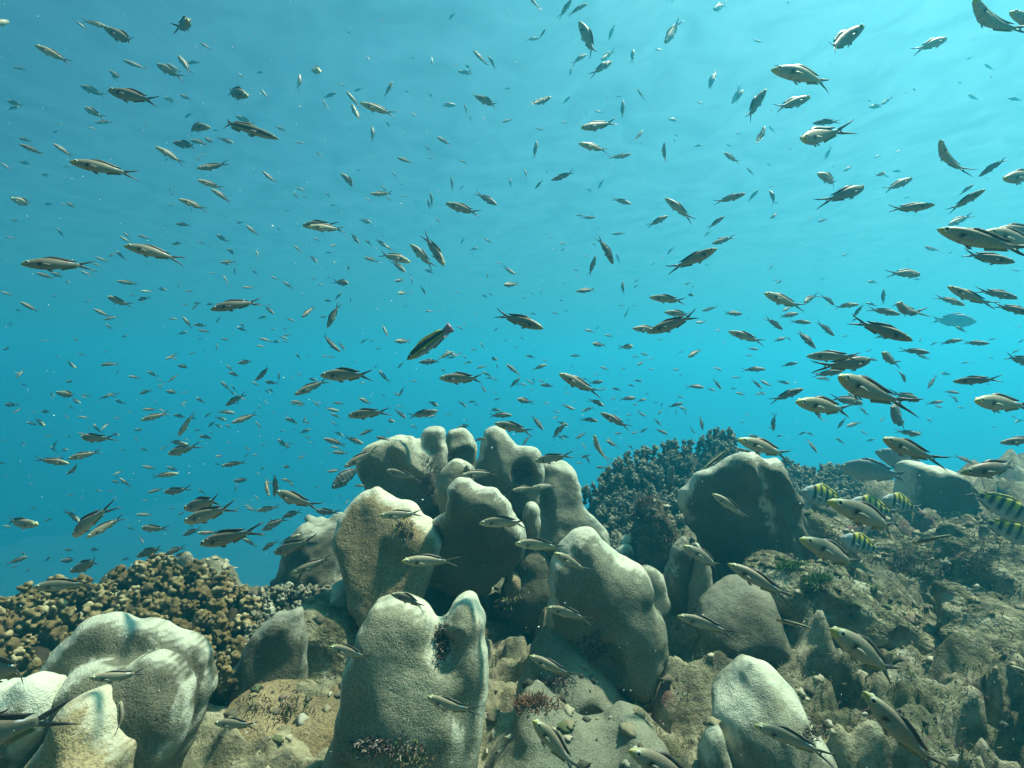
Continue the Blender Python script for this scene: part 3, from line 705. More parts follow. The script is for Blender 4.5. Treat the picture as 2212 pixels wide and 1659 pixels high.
def fin(outline, th, colf, place=None):
    """thin lens-shaped fin from an (x, z) outline"""
    P = np.array(outline, float); n = len(P)
    c = P.mean(0)
    inner = c + (P - c)*.55
    V = [(p[0], 0, p[1]) for p in P] + [(p[0], th, p[1]) for p in inner] + [(p[0], -th, p[1]) for p in inner]
    F = []
    for i in range(n):
        j = (i+1) % n
        F += [(i, j, n+j, n+i), (j, i, 2*n+i, 2*n+j)]
    F += [tuple(range(n, 2*n)), tuple(reversed(range(2*n, 3*n)))]
    V = np.array(V, float)
    Cc = colf(V[:, 0], V[:, 2])
    if place is not None: V = place(V)
    return V, F, Cc
def merge(parts):
    V, F, C_ = [], [], []
    o = 0
    for v, f, c in parts:
        V.append(v); C_.append(c); F += [tuple(i+o for i in q) for q in f]; o += len(v)
    return np.vstack(V), F, np.vstack(C_)
def ball(cx, cy, cz, r, sgn, low=False, ring=(.7,.7,.5)):
    na, nb = (6, 4) if low else (12, 8)
    V, C_ = [], []
    for i in range(nb+1):
        p = math.pi*i/nb
        for j in range(na):
            a = 2*math.pi*j/na
            V.append((cx + r*math.sin(p)*math.cos(a), cy + sgn*r*.55*math.cos(p), cz + r*math.sin(p)*math.sin(a)))
            C_.append((.004,.004,.006) if math.sin(p) < .70 else ring)
    F = [(i*na+j, i*na+(j+1) % na, (i+1)*na+(j+1) % na, (i+1)*na+j) for i in range(nb) for j in range(na)]
    if sgn < 0: F = [f[::-1] for f in F]
    return np.array(V), F, np.array(C_)
def const(c): return lambda x, z: np.tile(np.array(c, float), (len(x), 1))
def fish_parts(spec, low=False):
    nt_, nr = (12, 8) if low else spec['n']
    out = [('body',) + body(spec, nt_, nr)]
    tb = np.array(spec['prof']); xe = spec['xe']
    def zt(x): return np.interp((x-.5)/(xe-.5), tb[:, 0], tb[:, 1])
    def zb(x): return np.interp((x-.5)/(xe-.5), tb[:, 0], tb[:, 2])
    def wd(x): return np.interp((x-.5)/(xe-.5), tb[:, 0], tb[:, 3])
    dark = spec.get('dark', (.06,.057,.05)); fk = spec.get('spread', .115)
    hp = tb[-1, 1]
    if spec.get('fork', True):
        tcol = lambda x, z: mixl((.22,.22,.18), dark, sstep(.0, .08, -x + xe)*.9 + 0*z)
        up = fin([(xe+.02,hp*.95),(xe-.06,hp+.022),(xe-.12,fk*.62),(-.5,fk),(-.43,fk*.58),(xe-.075,.022),(xe-.035,.006),(xe+.01,0)], .004, tcol)
        dn = fin([(xe+.01,0),(xe-.035,-.006),(xe-.075,-.022),(-.43,-fk*.58),(-.5,-fk),(xe-.12,-fk*.62),(xe-.06,-hp-.022),(xe+.02,-hp*.95)], .004, tcol)
        mem = fin([(xe-.03,.02),(xe-.07,.03),(xe-.04,0),(xe-.07,-.03),(xe-.03,-.02)], .0025, const((.3,.31,.28)))
        out.append(('tail_fin',) + merge([up, dn, mem]))
    else:
        tc_ = spec.get('tailcol', (.1,.1,.1))
        out.append(('tail_fin',) + fin([(xe+.03,hp*.9),(xe-.06,hp+.02),(-.49,hp+.045),(-.5,0),(-.49,-hp-.045),(xe-.06,-hp-.02),(xe+.03,-hp*.9)], .005, const(tc_)))
    dx = spec.get('dorsal', (.24, -.12, .028, .045))
    xs = np.linspace(dx[0], dx[1], 8)
    base = [(x, zt(x)-.012) for x in xs]
    top = [(x - .02, zt(x) + dx[2]*min(1, (i+.6)/2.5)) for i, x in enumerate(xs)]
    tip = [(dx[1] - dx[3]*2, zt(dx[1]) + .012)]
    out.append(('dorsal_fin',) + fin(base + tip + top[::-1], .004, const(spec.get('dcol', dark))))
    ax0 = spec.get('anal', (0., -.18))
    xs = np.linspace(ax0[0], ax0[1], 5)
    out.append(('anal_fin',) + fin([(x, zb(x)+.012) for x in xs] + [(ax0[1]-.06, zb(ax0[1])-.012)] + [(x-.02, zb(x)-.026) for x in xs[::-1]], .004, const(spec.get('acol', (.25,.24,.11)))))
    pc = spec.get('pcol', (.37,.36,.27))
    for s in (1, -1):
        x0, z0 = .235, -.015
        def pl(V, s=s):
            W = V.copy()
            W[:, 1] = s*(wd(x0) + .004 + (x0 - V[:, 0])*.12) + V[:, 1]
            return W
        out.append(('pectoral_fin',) + fin([(x0,z0+.008),(x0-.05,z0+.014),(x0-.12,z0-.004),(x0-.11,z0-.018),(x0-.05,z0-.020),(x0,z0-.008)], .003, const(pc), pl))
    for s in (1, -1):
        x0 = .20
        zz = zb(x0)
        def pv(V, s=s):
            W = V.copy(); W[:, 1] = V[:, 1] + s*(.016 + (zz - V[:, 2])*.3); return W
        out.append(('pelvic_fin',) + fin([(x0,zz+.014),(x0-.04,zz+.012),(x0-.11,zz-.022),(x0-.07,zz-.030)], .003, const(spec.get('vcol', (.25,.25,.2))), pv))
    ex, ez, er = spec['eye']
    for s in (1, -1):
        out.append(('eye',) + ball(ex, s*(wd(ex)*.86), ez, er, s, low, spec.get('ring', (.75,.75,.55))))
    return out
def bent(V, bd):
    W = V.copy()
    s = np.clip(.18 - V[:, 0], 0, None)
    W[:, 1] = V[:, 1] + bd*s*s
    W[:, 0] = V[:, 0] + np.minimum(bd*bd*s**3*.5, .15)
    s2 = np.clip(V[:, 0] - .05, 0, None)
    W[:, 1] += bd*.5*s2*s2
    return W
def pmesh(name, V, F, C_):
    me = bpy.data.meshes.new(name)
    me.from_pydata(V.tolist(), [], F); me.update()
    me.polygons.foreach_set('use_smooth', np.ones(len(F), bool))
    cattr(me, C_)
    me.materials.append(M_FISH)
    return me
_cache = {}
def variant(key, spec, bd, low):
    k = (key, bd, low)
    if k not in _cache:
        ps = fish_parts(spec, low)
        if low:
            V, F, C_ = merge([p[1:] for p in ps])
            _cache[k] = (bent(V, bd), F, C_)
        else:
            _cache[k] = [(p[0], pmesh(p[0], bent(p[1], bd), p[2], p[3])) for p in ps]
    return _cache[k]
def pose(h, t, fore, L, sgn, roll, D=None):
    """place a fish so that snout and tail tip project to h and t (photo units)"""
    lp = math.hypot(h[0]-t[0], h[1]-t[1])
    if D is None: D = L*fore/(lp*K)
    else: L = lp*K*D/fore
    dz = L*math.sqrt(max(0, 1 - fore*fore))*.5
    H = at(*h, D - sgn*dz); T = at(*t, D + sgn*dz)
    ax = Vector(H - T); Lr = ax.length; ax.normalize()
    up = Vector((0, 0, 1))
    if abs(ax.z) > .93: up = Vector((0, .6, .5)) if ax.z > 0 else Vector((.6*(1 if h[0] > t[0] else -1), 0, .5))
    up = (up - ax*up.dot(ax)).normalized()
    up.rotate(Matrix.Rotation(roll, 3, ax))
    lf = up.cross(ax)
    M3 = Matrix((ax, lf, up)).transposed()
    M4 = (M3*Lr).to_4x4(); M4.translation = Vector((H + T)/2)
    return M4, D, Lr
def place_fish(name, key, spec, M4, bd, low, colr, label, cat, group=None):
    if low:
        V, F, C_ = variant(key, spec, bd, True)
        kk = (key, bd, 'lowmesh')
        if kk not in _cache: _cache[kk] = pmesh(name, V, F, C_)
        root = link(name, _cache[kk]); root.color = (*colr, 1)
        root.matrix_world = M4
    else:
        root = bpy.data.objects.new(name, None); COL.objects.link(root)
        root.empty_display_size = .1
        root.matrix_world = M4
        for pn, me in variant(key, spec, bd, False):
            c = link(pn, me, None, root); c.color = (*colr, 1)
    return tag(root, label, cat, group)

# snout x,y and tail x,y of every fish, read off the photo in sixteen tiles (2212 units per tile), then optional foreshortening, tone, bend
T_ = {}
def tile(k, s):
    L_ = []
    for rec in s.split(';'):
        rec = rec.strip()
        if not rec: continue
        p = rec.split()
        v = [float(q) for q in p[:4]]
        fo, tone, bd = None, '', None
        for q in p[4:]:
            if q in ('s', 'd', 'f', 'w'): tone = q
            elif q[0] == 'b': bd = float(q[1:])
            else: fo = float(q)
        L_.append((v, fo, tone, bd))
    T_[k] = L_
tile('A', '''85 185 -120 215 .7 s;935 240 690 165 s;915 250 1225 412;650 180 765 265;300 390 630 552 s;1645 180 1550 250 .3 d;1725 370 1840 432;1535 475 1655 635;1060 520 1290 605 f;1350 555 1585 675 s;1440 545 1580 635 f;950 615 1070 700;960 645 1020 700 s;690 740 910 830 f;935 785 1395 890 d;1420 845 1540 895 f;1555 820 1660 868 s;2135 830 1930 775 .6 d;55 870 190 915 s;720 925 885 1010 s;820 1060 990 1050 f;1240 1075 1295 1100;2030 1000 2200 1080 f;1800 1095 1555 1105 .85 d b.6;1500 1235 1725 1270 d;1640 1210 1790 1240 s;1765 1190 1865 1250;2020 1240 1880 1190;160 1190 265 1220;165 1245 390 1340;455 1240 640 1360 s;0 1405 110 1475 f;1340 1265 1605 1420 s;595 1395 1215 1515;1690 1370 1750 1390;1700 1460 1988 1420 .9 d;1700 1555 1945 1635 s;1820 1630 2005 1754 s;170 1400 280 1420 f;115 580 240 600 f;1460 1650 1500 1590 f''')
tile('B', '''1075 155 1105 210;955 485 990 530;1340 500 1375 502;1525 560 1520 475;555 620 465 590 .4 w;380 635 368 770 s;35 770 120 865;570 860 645 980 f;710 720 785 755;780 790 915 945 s;895 890 1215 1000 s;825 905 910 1075 s;1180 705 1105 850;1490 800 1530 850;1335 975 1405 1015 s;365 920 392 922 .5 w;1120 1040 1160 1105;1270 1105 1272 1130;1005 1090 1008 1220;175 1095 265 1135;340 1230 435 1235;570 1350 510 1305;1560 1180 1690 1265 s;1460 1255 1510 1305;1220 1360 1360 1415 s;740 1500 890 1650 s b.7;50 1480 185 1595;345 1620 450 1659 f;1175 1480 1225 1550;1230 1580 1280 1600;1080 1600 1135 1660;1485 1370 1555 1365 f;1760 1380 1830 1420;1685 1530 1710 1655 s;1800 1600 1745 1645;1875 435 2000 570 s;2005 480 2075 605 s;1860 595 1820 665 f;1895 830 2115 935 s;1800 895 1835 1020;1850 1000 1855 1060;2125 1055 2225 1030;2195 1540 2200 1620;2145 770 2205 760 f;1665 170 1720 110 f''')
tile('C', '''140 -40 260 108 s;520 -10 400 170;650 30 470 130;585 190 745 515 s;290 250 225 350 .7 d;235 330 110 350 s;835 345 890 195 f;1320 380 1450 170 f;1740 85 1855 30 .6 f;1050 420 1038 540;645 465 515 550;500 650 530 560 f;870 525 680 640;1705 760 1770 570 f;1900 905 1980 750 f;2000 770 1930 880;2190 775 1995 1065;335 845 125 930;505 830 435 905;960 865 955 1030;715 960 790 975;635 965 650 1025 s;1360 1030 1460 1040 .7 f;200 1105 280 1130;590 1110 900 1062;1130 1130 1045 1240;1120 1225 1098 1250;1410 1190 1400 1230;575 1240 840 1308 s;215 1220 192 1380;1030 1335 825 1375 s;1310 1230 1310 1420 b.7;1850 1245 1900 1275 f;2185 1100 2105 1285;1830 1320 1965 1410 .8;2030 1450 2090 1520;340 1560 558 1485 d;200 1630 270 1550 .8 d;110 1460 138 1560;305 1470 292 1505;745 1630 795 1540 f;1430 1450 1422 1475;20 530 60 550;1390 0 1380 40;2130 1640 2030 1750 f''')
tile('D', '''810 240 435 495;40 595 620 715 s;1555 330 1265 435 s;1720 10 2140 400 s b.8;2085 105 2500 300 s;365 840 35 955;385 1065 645 1045 d;260 1215 640 1140 .75 s;435 1500 630 1600 .7 s;1450 1215 1650 1555 s b.7;850 1615 465 1745 d;1015 1495 925 1520 .5;1250 1540 995 1650;1820 1525 2085 1345 d;2020 1550 2400 1500;1780 1590 1645 1690;1880 1635 1540 1835;20 1645 80 1792 .8 s;650 1480 750 1425 f;490 1380 550 1270 f;915 1365 985 1330 f;965 910 1075 840 f;185 0 170 40''')
tile('E', '''105 60 325 130 w;380 105 465 105 f;575 95 665 140;1540 60 1800 160 s;1465 0 1505 45;1445 110 1530 115 f;1650 180 1655 130;100 240 180 250 f;490 310 560 405 f;40 390 145 400 f;1520 275 1650 290;1380 320 1445 320 f;2040 270 2110 260;2120 285 2240 380 s;1065 460 1612 590;1025 380 1150 450 f;1065 345 1130 410;1185 370 1305 410;1485 450 1585 440;1710 430 1780 450;1790 470 1840 475;1965 490 2050 555;175 620 842 632 d;820 560 950 610 f;935 560 1010 520;1000 510 1090 590;800 620 885 635;310 700 480 750;440 700 570 740 f;690 680 810 730 f;1900 610 2050 600;2030 650 2025 730;1930 720 1990 820 s;2180 670 2225 720;1005 770 1210 800 f;1210 855 1330 862 w;2090 825 2205 825 s;0 860 130 900 f;170 950 345 1040;130 1015 185 1030;920 905 1130 990 s;805 1010 960 1085;890 1105 1035 1070 f;1185 935 1295 910;1120 890 1180 890;1600 860 1680 855;1570 975 1640 975;1670 955 1740 965;1780 970 1850 970;1815 1015 2277 932 d;1865 1130 1920 1055 d;1455 1095 1555 1095;1575 1075 1665 1185;1670 1145 1800 1160 s;1710 1195 1825 1210;2045 1170 2145 1205;1100 1238 1035 1260;1620 1210 1530 1230;1865 1365 1890 1280;1910 1265 1985 1285;1750 1360 1785 1375;345 1285 430 1285 f;670 1405 750 1405 f;890 1380 940 1380 f;865 1495 1035 1480 d;1270 1550 1375 1600;1465 1435 1550 1440;1535 1500 1650 1520;2055 1480 2200 1460 s;1955 1490 2015 1560;1975 1560 2085 1595;1455 1640 1550 1570 f;445 900 520 895 f;1545 830 1550 760 f''')
tile('F', '''320 10 380 60;400 35 450 55;605 0 650 60;985 20 1190 12 s;1120 25 1175 90;950 45 1000 95;1250 35 1320 40;1510 5 1532 150 s;1485 60 1500 160;1640 100 1955 200;2085 115 1900 10 .9 d;445 300 778 325 s;395 290 700 280;750 365 805 390;175 300 215 340;245 165 300 155 f;890 445 800 340;940 410 1005 465;1135 480 1020 400 s;1550 220 1600 280;1330 295 1345 325;320 460 400 525;600 520 660 530;640 465 700 460 .6;530 610 455 540;930 565 1065 605 s;1330 605 1045 518 s;1295 695 1165 590;1335 450 1555 672 s;1630 640 1448 352;1795 400 1765 460 d;1920 480 1845 505;1970 405 2045 440;1925 385 1960 395;2075 605 2130 620;1310 705 1355 715;1995 745 2005 675;805 640 785 690 .5;0 500 40 600 f;800 790 685 778 .5 d;1200 770 1290 760 .6 d;1335 735 1355 795;1225 875 1295 870 .45 s;1330 850 1350 900;1470 890 1415 800;740 870 670 940;230 770 325 840;125 725 200 765;470 740 525 755;530 795 605 810 f;385 870 425 890;1480 780 1515 785;820 910 810 970;395 1085 508 985 .75 d;615 1175 725 948 d;155 1055 60 975;725 1385 552 1225 d;770 1370 705 1290;1095 1155 1145 1265 s;1195 1290 1338 1290 .65 d;1275 985 1315 990 d;1460 1030 1540 1030;1565 1030 1600 1030;1720 870 1770 865;25 1265 150 1290;0 1325 90 1340 s;235 1235 310 1235;230 1180 275 1180;225 1280 285 1305;420 1415 465 1415;565 1420 630 1420;620 1425 690 1425;0 1630 143 1497 d;200 1555 195 1640;70 1640 190 1659;560 1585 1045 1580;330 1755 642 1612;915 1660 925 1620;1530 1210 1570 1190 d;1410 1472 1612 1465 d;1705 1380 1560 1450;1730 1420 1640 1440;1740 1395 1790 1390;1790 1130 1825 1175;1740 1165 1800 1190;1925 1135 1900 1165;1880 1045 1920 1080 f;2090 1170 2050 1215;1840 1275 1850 1260;1850 1365 1915 1360;1940 1300 1985 1375 f;1790 1410 1825 1450;1870 1465 1795 1480;2080 1450 2010 1430 .5 d;2080 1480 2085 1535;2165 1490 2290 1590 .8 d;1590 1610 1998 1615;1600 1520 1640 1570;2045 1620 2100 1625;2135 805 2265 795 .6 d;2482 1180 2052 1040 d;600 735 660 740 f;1770 1345 1775 1370;1840 650 1850 655''')
tile('G', '''1030 105 860 55 s;1320 50 1580 255 s;2020 15 1735 100;1350 205 1165 300;1835 210 1685 320;550 200 630 205 s;690 185 690 220;280 245 305 260 d;730 295 765 320;310 390 360 395;405 435 475 455;460 485 410 515;860 365 990 355 f;880 625 745 362 d;900 530 935 620 f;690 435 730 470;725 550 665 740;615 555 660 550;525 670 580 675;550 730 590 735;1725 450 1925 385 d;1775 490 1335 692;1650 470 1690 460 w;1660 620 1705 640 f;1340 540 1400 470 f;1205 640 1240 590 f;555 860 730 840 d;955 770 965 890;1050 830 1095 795;1050 780 1105 750 f;750 880 780 890;240 880 268 820;245 800 290 805 f;160 870 200 890;425 780 465 800;405 930 450 945;25 705 70 710;1190 910 1528 948 s;1570 890 1510 890 .45 d;1490 800 1560 780;1575 800 1540 850;1880 800 1850 820;2175 875 2530 1010 s;970 1085 1020 985 f;1035 980 1085 985 f;350 1040 410 1055;665 1110 690 1115;1320 1040 1565 1065;1990 1055 1820 1045 d;1045 1180 1290 1190;1170 1220 1650 1055;1640 1030 1790 990 f;625 1190 720 1210;720 1190 760 1155 f;800 1235 885 1250 f;690 1310 795 1325 .6 d;1050 1335 945 1342 .45 s;25 1355 65 1330 d;180 1380 215 1380;265 1445 310 1475;205 1470 230 1480;1035 1420 1105 1425 f;1180 1435 1225 1440 s;1435 1390 1490 1375 f;1520 1430 1635 1355 .8 d;1870 1205 2205 1308 s;1250 1275 1310 1275 f;1820 1300 1860 1290;2135 1360 2025 1355;2190 1530 1980 1535 d;1390 1540 1460 1535;945 1520 990 1540 s;710 1575 760 1575;400 1570 765 1755;790 1640 660 1650 .75 d;1050 1625 1130 1640;1105 1610 1115 1659;1900 1600 1980 1605 f;1810 1705 1735 1610 d;2160 1700 2065 1615 d;185 1600 195 1670 d;230 1630 290 1645;70 1605 -30 1700''')
tile('H', '''1440 115 1005 165;20 230 105 170;425 260 520 230;1455 325 2330 545 s;2130 610 1640 530 d;1550 290 1755 200 f;1325 715 1050 690;635 555 700 525 f;445 760 500 740 f;40 760 100 765;10 670 55 610 f;1250 755 1330 755 f;1545 820 1985 1010 s;2165 920 1780 835 d;1705 980 1435 895;2300 1060 1920 960 d;1100 970 1290 1085 .55 d;1000 840 994 985 d;305 960 400 890 .6 d;580 980 462 880 d b.6;790 970 555 992;735 1080 835 960 d;1145 1060 845 1005;265 1050 85 1080 d;130 1190 -30 1080 d;375 1130 180 1118 d;575 1245 415 1110 d;155 1260 45 1290 d;410 1350 230 1175 d b.6;1250 1285 685 1095 d;635 1250 700 1240 f;330 1420 825 1420;910 1455 438 1525 d;650 1550 368 1585 d;570 1590 1180 1860;260 1475 105 1505 d;840 1380 910 1360 f;1310 1300 1325 1245 d;985 1390 1110 1500 .5 d;1195 1640 1120 1500 d b.6;1400 1390 1120 1362 d;1685 1275 1465 1310 d;1915 1310 1665 1302 d;1595 1640 2038 1615 d;2300 1490 2045 1412 d;1960 1300 1975 1305 f;1380 1700 1460 1580 d;1940 340 2400 330;1860 350 2400 480 s''')
tile('I', '''490 75 695 112;700 95 800 100 f;970 85 1050 80 f;1205 85 1320 50;1570 75 1640 70 f;2000 10 2045 70;1690 115 1780 175 s;1945 190 2128 78 d;355 238 450 238;1230 220 1370 222 s;1215 315 1475 245;1500 270 1620 285;1540 450 1690 230 s;1765 290 1825 240 d;2030 250 1865 238;1800 370 1865 320 d;2000 340 2240 252;220 330 350 365 f;980 295 1060 295 f;800 345 880 440 f;685 460 970 482;670 425 760 440;1720 450 1855 470;1620 525 1435 495;1440 610 1712 532;1160 395 1260 400 f;1215 555 1295 585 f;600 690 285 642;580 650 885 578 s;585 780 715 680;1910 710 2140 668 d;1860 625 1930 620 .6;2110 640 2150 590 f;1225 710 1360 735;1540 775 1300 800 s;1440 720 1560 750 f;2020 840 2175 825 d;2030 930 2060 840;960 840 1050 850 d;1275 940 1420 900;1405 940 1635 910;1075 930 1115 905;1720 890 1735 900;1600 1080 1945 985 .8 d;1590 1195 2052 1045;1540 1130 1610 1100;2020 1120 2080 1030 s;2130 1070 2230 1100;320 1220 0 1185;380 1185 465 1160 d;700 1200 555 1080;615 1330 935 1035;745 1330 1090 1128;1170 1130 1335 1130 f;1290 1200 1300 1140 f;1210 1245 1440 1255;1240 1380 1200 1310 d;1580 1310 1745 1240 d;1700 1290 1900 1280;1720 1390 2270 1255 d;2090 1330 2230 1410 d;555 1430 640 1440 d;780 1430 855 1430 .7 d;245 1490 50 1560 d;530 1530 685 1515 d;620 1620 900 1500 d;440 1490 380 1540 d;1185 1490 1430 1400 d;1420 1475 1610 1400 d;1510 1495 1600 1450 d;215 1620 275 1600 d;90 1590 175 1560 d;2050 1490 2090 1465 d;1050 1520 1140 1500 f;930 930 1000 915 f''')
tile('J', '''300 150 435 175 s;490 145 560 210 f;665 160 770 175 d;790 275 1162 237;1570 235 1288 290 d;1575 190 1490 150 .6 d;1300 300 1190 215;1190 325 1120 310 .45;1085 85 1120 120 d;1230 110 1290 20 d;255 290 380 350;640 250 735 300;405 340 440 245 d;510 250 550 270;370 280 380 260;895 440 1035 385 d;0 320 55 410 d;1825 200 1740 145 d;1640 270 1690 255;1800 290 1835 315 f;580 470 790 535 d;930 520 750 450 d;1035 460 1155 480 d;660 590 805 600 s;640 540 740 560;235 715 310 720 .7;760 720 1070 545;610 760 740 740;105 970 70 790 s b.5;165 970 182 740 d;215 820 325 850 d;165 930 545 1080;510 1100 715 1115 .85 d;0 1100 205 1060;45 1270 260 1150;230 1150 410 1090 d;1120 745 1440 835;1770 790 2095 765;1060 1140 1460 1120;1935 1200 2390 1185;1255 1530 1760 1530;385 1300 180 1390 s;50 1440 185 1350 d;140 1470 500 1340 d;310 1640 680 1480 d;0 1225 80 1200 d;0 1300 80 1310 d;1985 470 1870 490 d;2065 340 2427 420;2212 270 1995 268 d;940 880 830 878 d;2055 140 2120 120;2060 60 2085 105;700 970 750 965 d;830 975 870 970 d''')
tile('K', '''40 130 175 160 .6 d;800 190 670 130 .65 d;320 180 265 150;860 35 955 55;1145 80 1190 90;1075 120 930 130 d;1165 130 1075 150 d;1090 180 1030 180 d;850 130 915 120;1480 165 1340 200 d;1300 160 1285 210 d;1260 270 1305 215 d;1415 265 1425 215;1510 270 1480 215;1650 245 1670 260;270 400 160 260 d;460 340 322 490;490 360 380 320 d;90 530 170 430;745 320 585 300 .85 d;765 250 1040 390 d;1160 280 1075 240 d;985 265 1040 270 d;985 320 1010 300 d;1290 360 1220 295 d;1350 435 1230 385 d;550 475 645 415 d;1105 420 1185 375 d;1030 430 1105 410;885 430 965 425 d;1030 375 1055 370 d;1580 430 1520 350 d;1650 400 1620 270;695 440 800 690 .9 b.5;820 490 910 545 .6 d;600 510 650 580 f;590 640 690 610;555 680 615 690;880 650 945 665 .7 d;725 720 820 725 d;1000 525 1055 570 .7 d;190 670 537 612;0 920 215 890;165 900 405 870;30 1375 510 1410 s;365 1460 690 1640;1730 945 2080 1185 s;1490 1400 1870 1625;1865 1550 2470 1885;1665 30 1510 12 d;1760 60 1680 35;1885 40 1950 40;1930 75 2015 95;1955 480 2440 635 s;2040 440 2150 475 d''')
tile('L', '''310 40 5 155 d;245 155 765 242 s;820 170 525 112 d;855 260 780 190 d;1320 150 1080 70 d;45 410 50 250 d;410 240 495 355 b.5;600 385 680 285 d;130 440 60 460;425 595 330 465 d;585 465 660 520;1660 80 1510 60 d;1520 150 1360 170 d;1325 440 1080 405 d;1775 145 2300 200 s;2005 510 2400 470 d;975 470 1500 680;1780 690 1605 610 d;1690 770 2280 690 d;545 1015 1270 1310;290 1340 885 1610''')
tile('M', '''285 95 860 60 d;760 890 1285 850;1060 1070 1040 1420 d b.5;1850 1270 2250 1290;-300 870 420 735 d;-400 1450 440 1250 d;-450 1240 110 1205 d''')
tile('N', '''635 610 1030 715;1175 150 1510 265 d;1465 1050 1935 1215''')
tile('O', '''300 270 730 385;145 690 580 900;1430 340 1980 510;170 1230 570 1680;995 1490 1700 1850 d;2090 1280 2830 1570''')
tile('P', '''550 460 1180 915;830 1010 1560 1800 d;2090 770 2500 1000''')

REC = []
for i_, k_ in enumerate('ABCDEFGHIJKLMNOP'):
    ox, oy = (i_ % 4)*553.0, (i_//4)*414.75
    for v, fo, tone, bd in T_.get(k_, []):
        h = (ox + v[0]*.25, oy + v[1]*.25); t = (ox + v[2]*.25, oy + v[3]*.25)
        REC.append(dict(h=h, t=t, n=math.hypot(h[0]-t[0], h[1]-t[1]), fo=fo, tone=tone, bd=bd,
                        c=((h[0]+t[0])/2, (h[1]+t[1])/2)))
REC = [r for r in REC if r['n'] > 3]
# ---- other fish of the photo, in photo units: snout, tail
CH_SERG = dict(prof=[(0,.004,-.012,.005),(.05,.05,-.05,.03),(.15,.11,-.10,.05),(.35,.175,-.165,.066),(.5,.18,-.17,.064),(.7,.135,-.125,.048),(.88,.065,-.06,.022),(1,.05,-.046,.01)], xe=-.32,
    col=None, eye=(.42,.03,.026), fork=True, spread=.13, n=(44,20), dark=(.10,.12,.13), dcol=(.30,.29,.06), acol=(.2,.22,.22), dorsal=(.25,-.2,.035,.03), anal=(-.05,-.24), pcol=(.3,.32,.3))
def col_serg(x, z, zn, y):
    c = mixl((.42,.46,.42), (.27,.33,.34), sstep(-.6, .3, zn))
    c = mixl(c, (.62,.55,.04), sstep(.1, .5, zn)*sstep(.33, .26, x))
    for k in (.26, .13, 0., -.13, -.255):
        c = mixl(c, (.015,.02,.02), sstep(.034, .022, np.abs(x - k))*sstep(-.85, -.2, zn))
    return c
CH_SERG['col'] = col_serg
def col_wrasse(x, z, zn, y):
    c = mixl((.42,.44,.36), (.10,.09,.085), sstep(-.75, -.25, zn))
    c = mixl(c, (.36,.40,.02), sstep(.16, .06, np.abs(zn - .04)))
    c = mixl(c, (.008,.014,.012), sstep(.14, .2, zn))
    c = mixl(c, (.36,.36,.03), sstep(.9, .97, zn))
    return mixl(c, (.40,.36,.02), sstep(.24, .40, x)*sstep(.25, -.1, zn))
WR = dict(prof=[(0,.006,-.012,.006),(.06,.040,-.040,.024),(.18,.082,-.082,.046),(.4,.116,-.116,.058),(.6,.112,-.114,.052),(.8,.082,-.086,.034),(1,.052,-.052,.012)], xe=-.34, col=col_wrasse, eye=(.40,.022,.018), fork=False,
          n=(40,24), tailcol=(.34,.16,.22), dorsal=(.22,-.28,.026,.02), anal=(.0,-.27), dcol=(.25,.3,.03), acol=(.22,.13,.14), pcol=(.25,.25,.05))
def col_slim(x, z, zn, y):
    c = mixl((.40,.36,.22), (.25,.22,.13), sstep(-.2, .3, zn))
    return mixl(c, (.03,.028,.02), sstep(.3, .15, np.abs(zn - .15)))
SLIM = dict(prof=[(0,.006,-.008,.006),(.08,.028,-.028,.02),(.25,.046,-.05,.035),(.5,.05,-.056,.038),(.8,.035,-.038,.022),(1,.02,-.02,.008)], xe=-.32, col=col_slim, eye=(.44,.008,.012), n=(34,16), spread=.085, dark=(.2,.18,.1), dorsal=(.2,-.2,.02,.02), anal=(-.05,-.22), dcol=(.2,.18,.1), acol=(.25,.22,.12))
def col_needle(x, z, zn, y):
    c = mixl((.40,.40,.30), (.012,.012,.012), sstep(-.75, -.55, zn))
    c = mixl(c, (.55,.24,.04), sstep(.2, .1, np.abs(zn + .38)))
    return mixl(c, (.30,.30,.10), sstep(.8, .92, zn))
NEED = dict(SLIM, prof=[(0,.006,-.008,.006),(.08,.030,-.030,.02),(.25,.05,-.05,.035),(.5,.056,-.056,.038),(.8,.045,-.045,.024),(1,.034,-.034,.008)], xe=-.40, col=col_needle, fork=False, tailcol=(.35,.2,.08), dorsal=(.25,-.34,.02,.01), anal=(.0,-.34), dcol=(.1,.1,.04))
def col_grey(x, z, zn, y):
    return mixl((.36,.38,.33), (.22,.25,.235), sstep(-.7, .5, zn))
GREY = dict(CH_SERG, col=col_grey, dcol=(.12,.13,.13), dark=(.10,.11,.11), acol=(.25,.26,.2))
def col_dd(x, z, zn, y):
    return mixl((.06,.05,.045), (.17,.15,.11), sstep(0, .2, x))
DAM = dict(CH_SERG, col=col_dd, dcol=(.03,.03,.03), dark=(.03,.03,.03), acol=(.03,.03,.03), pcol=(.62,.66,.64), vcol=(.6,.64,.62))
def col_vag(x, z, zn, y):
    c = mixl((.34,.33,.22), (.16,.16,.13), sstep(-.7, .4, zn))
    for k in (.25, .14, .03, -.08, -.19):
        c = mixl(c, (.05,.06,.06), sstep(.028, .018, np.abs(x - k))*.8)
    return c
VAG = dict(CH_SERG, col=col_vag, dcol=(.1,.1,.1), acol=(.1,.1,.1))
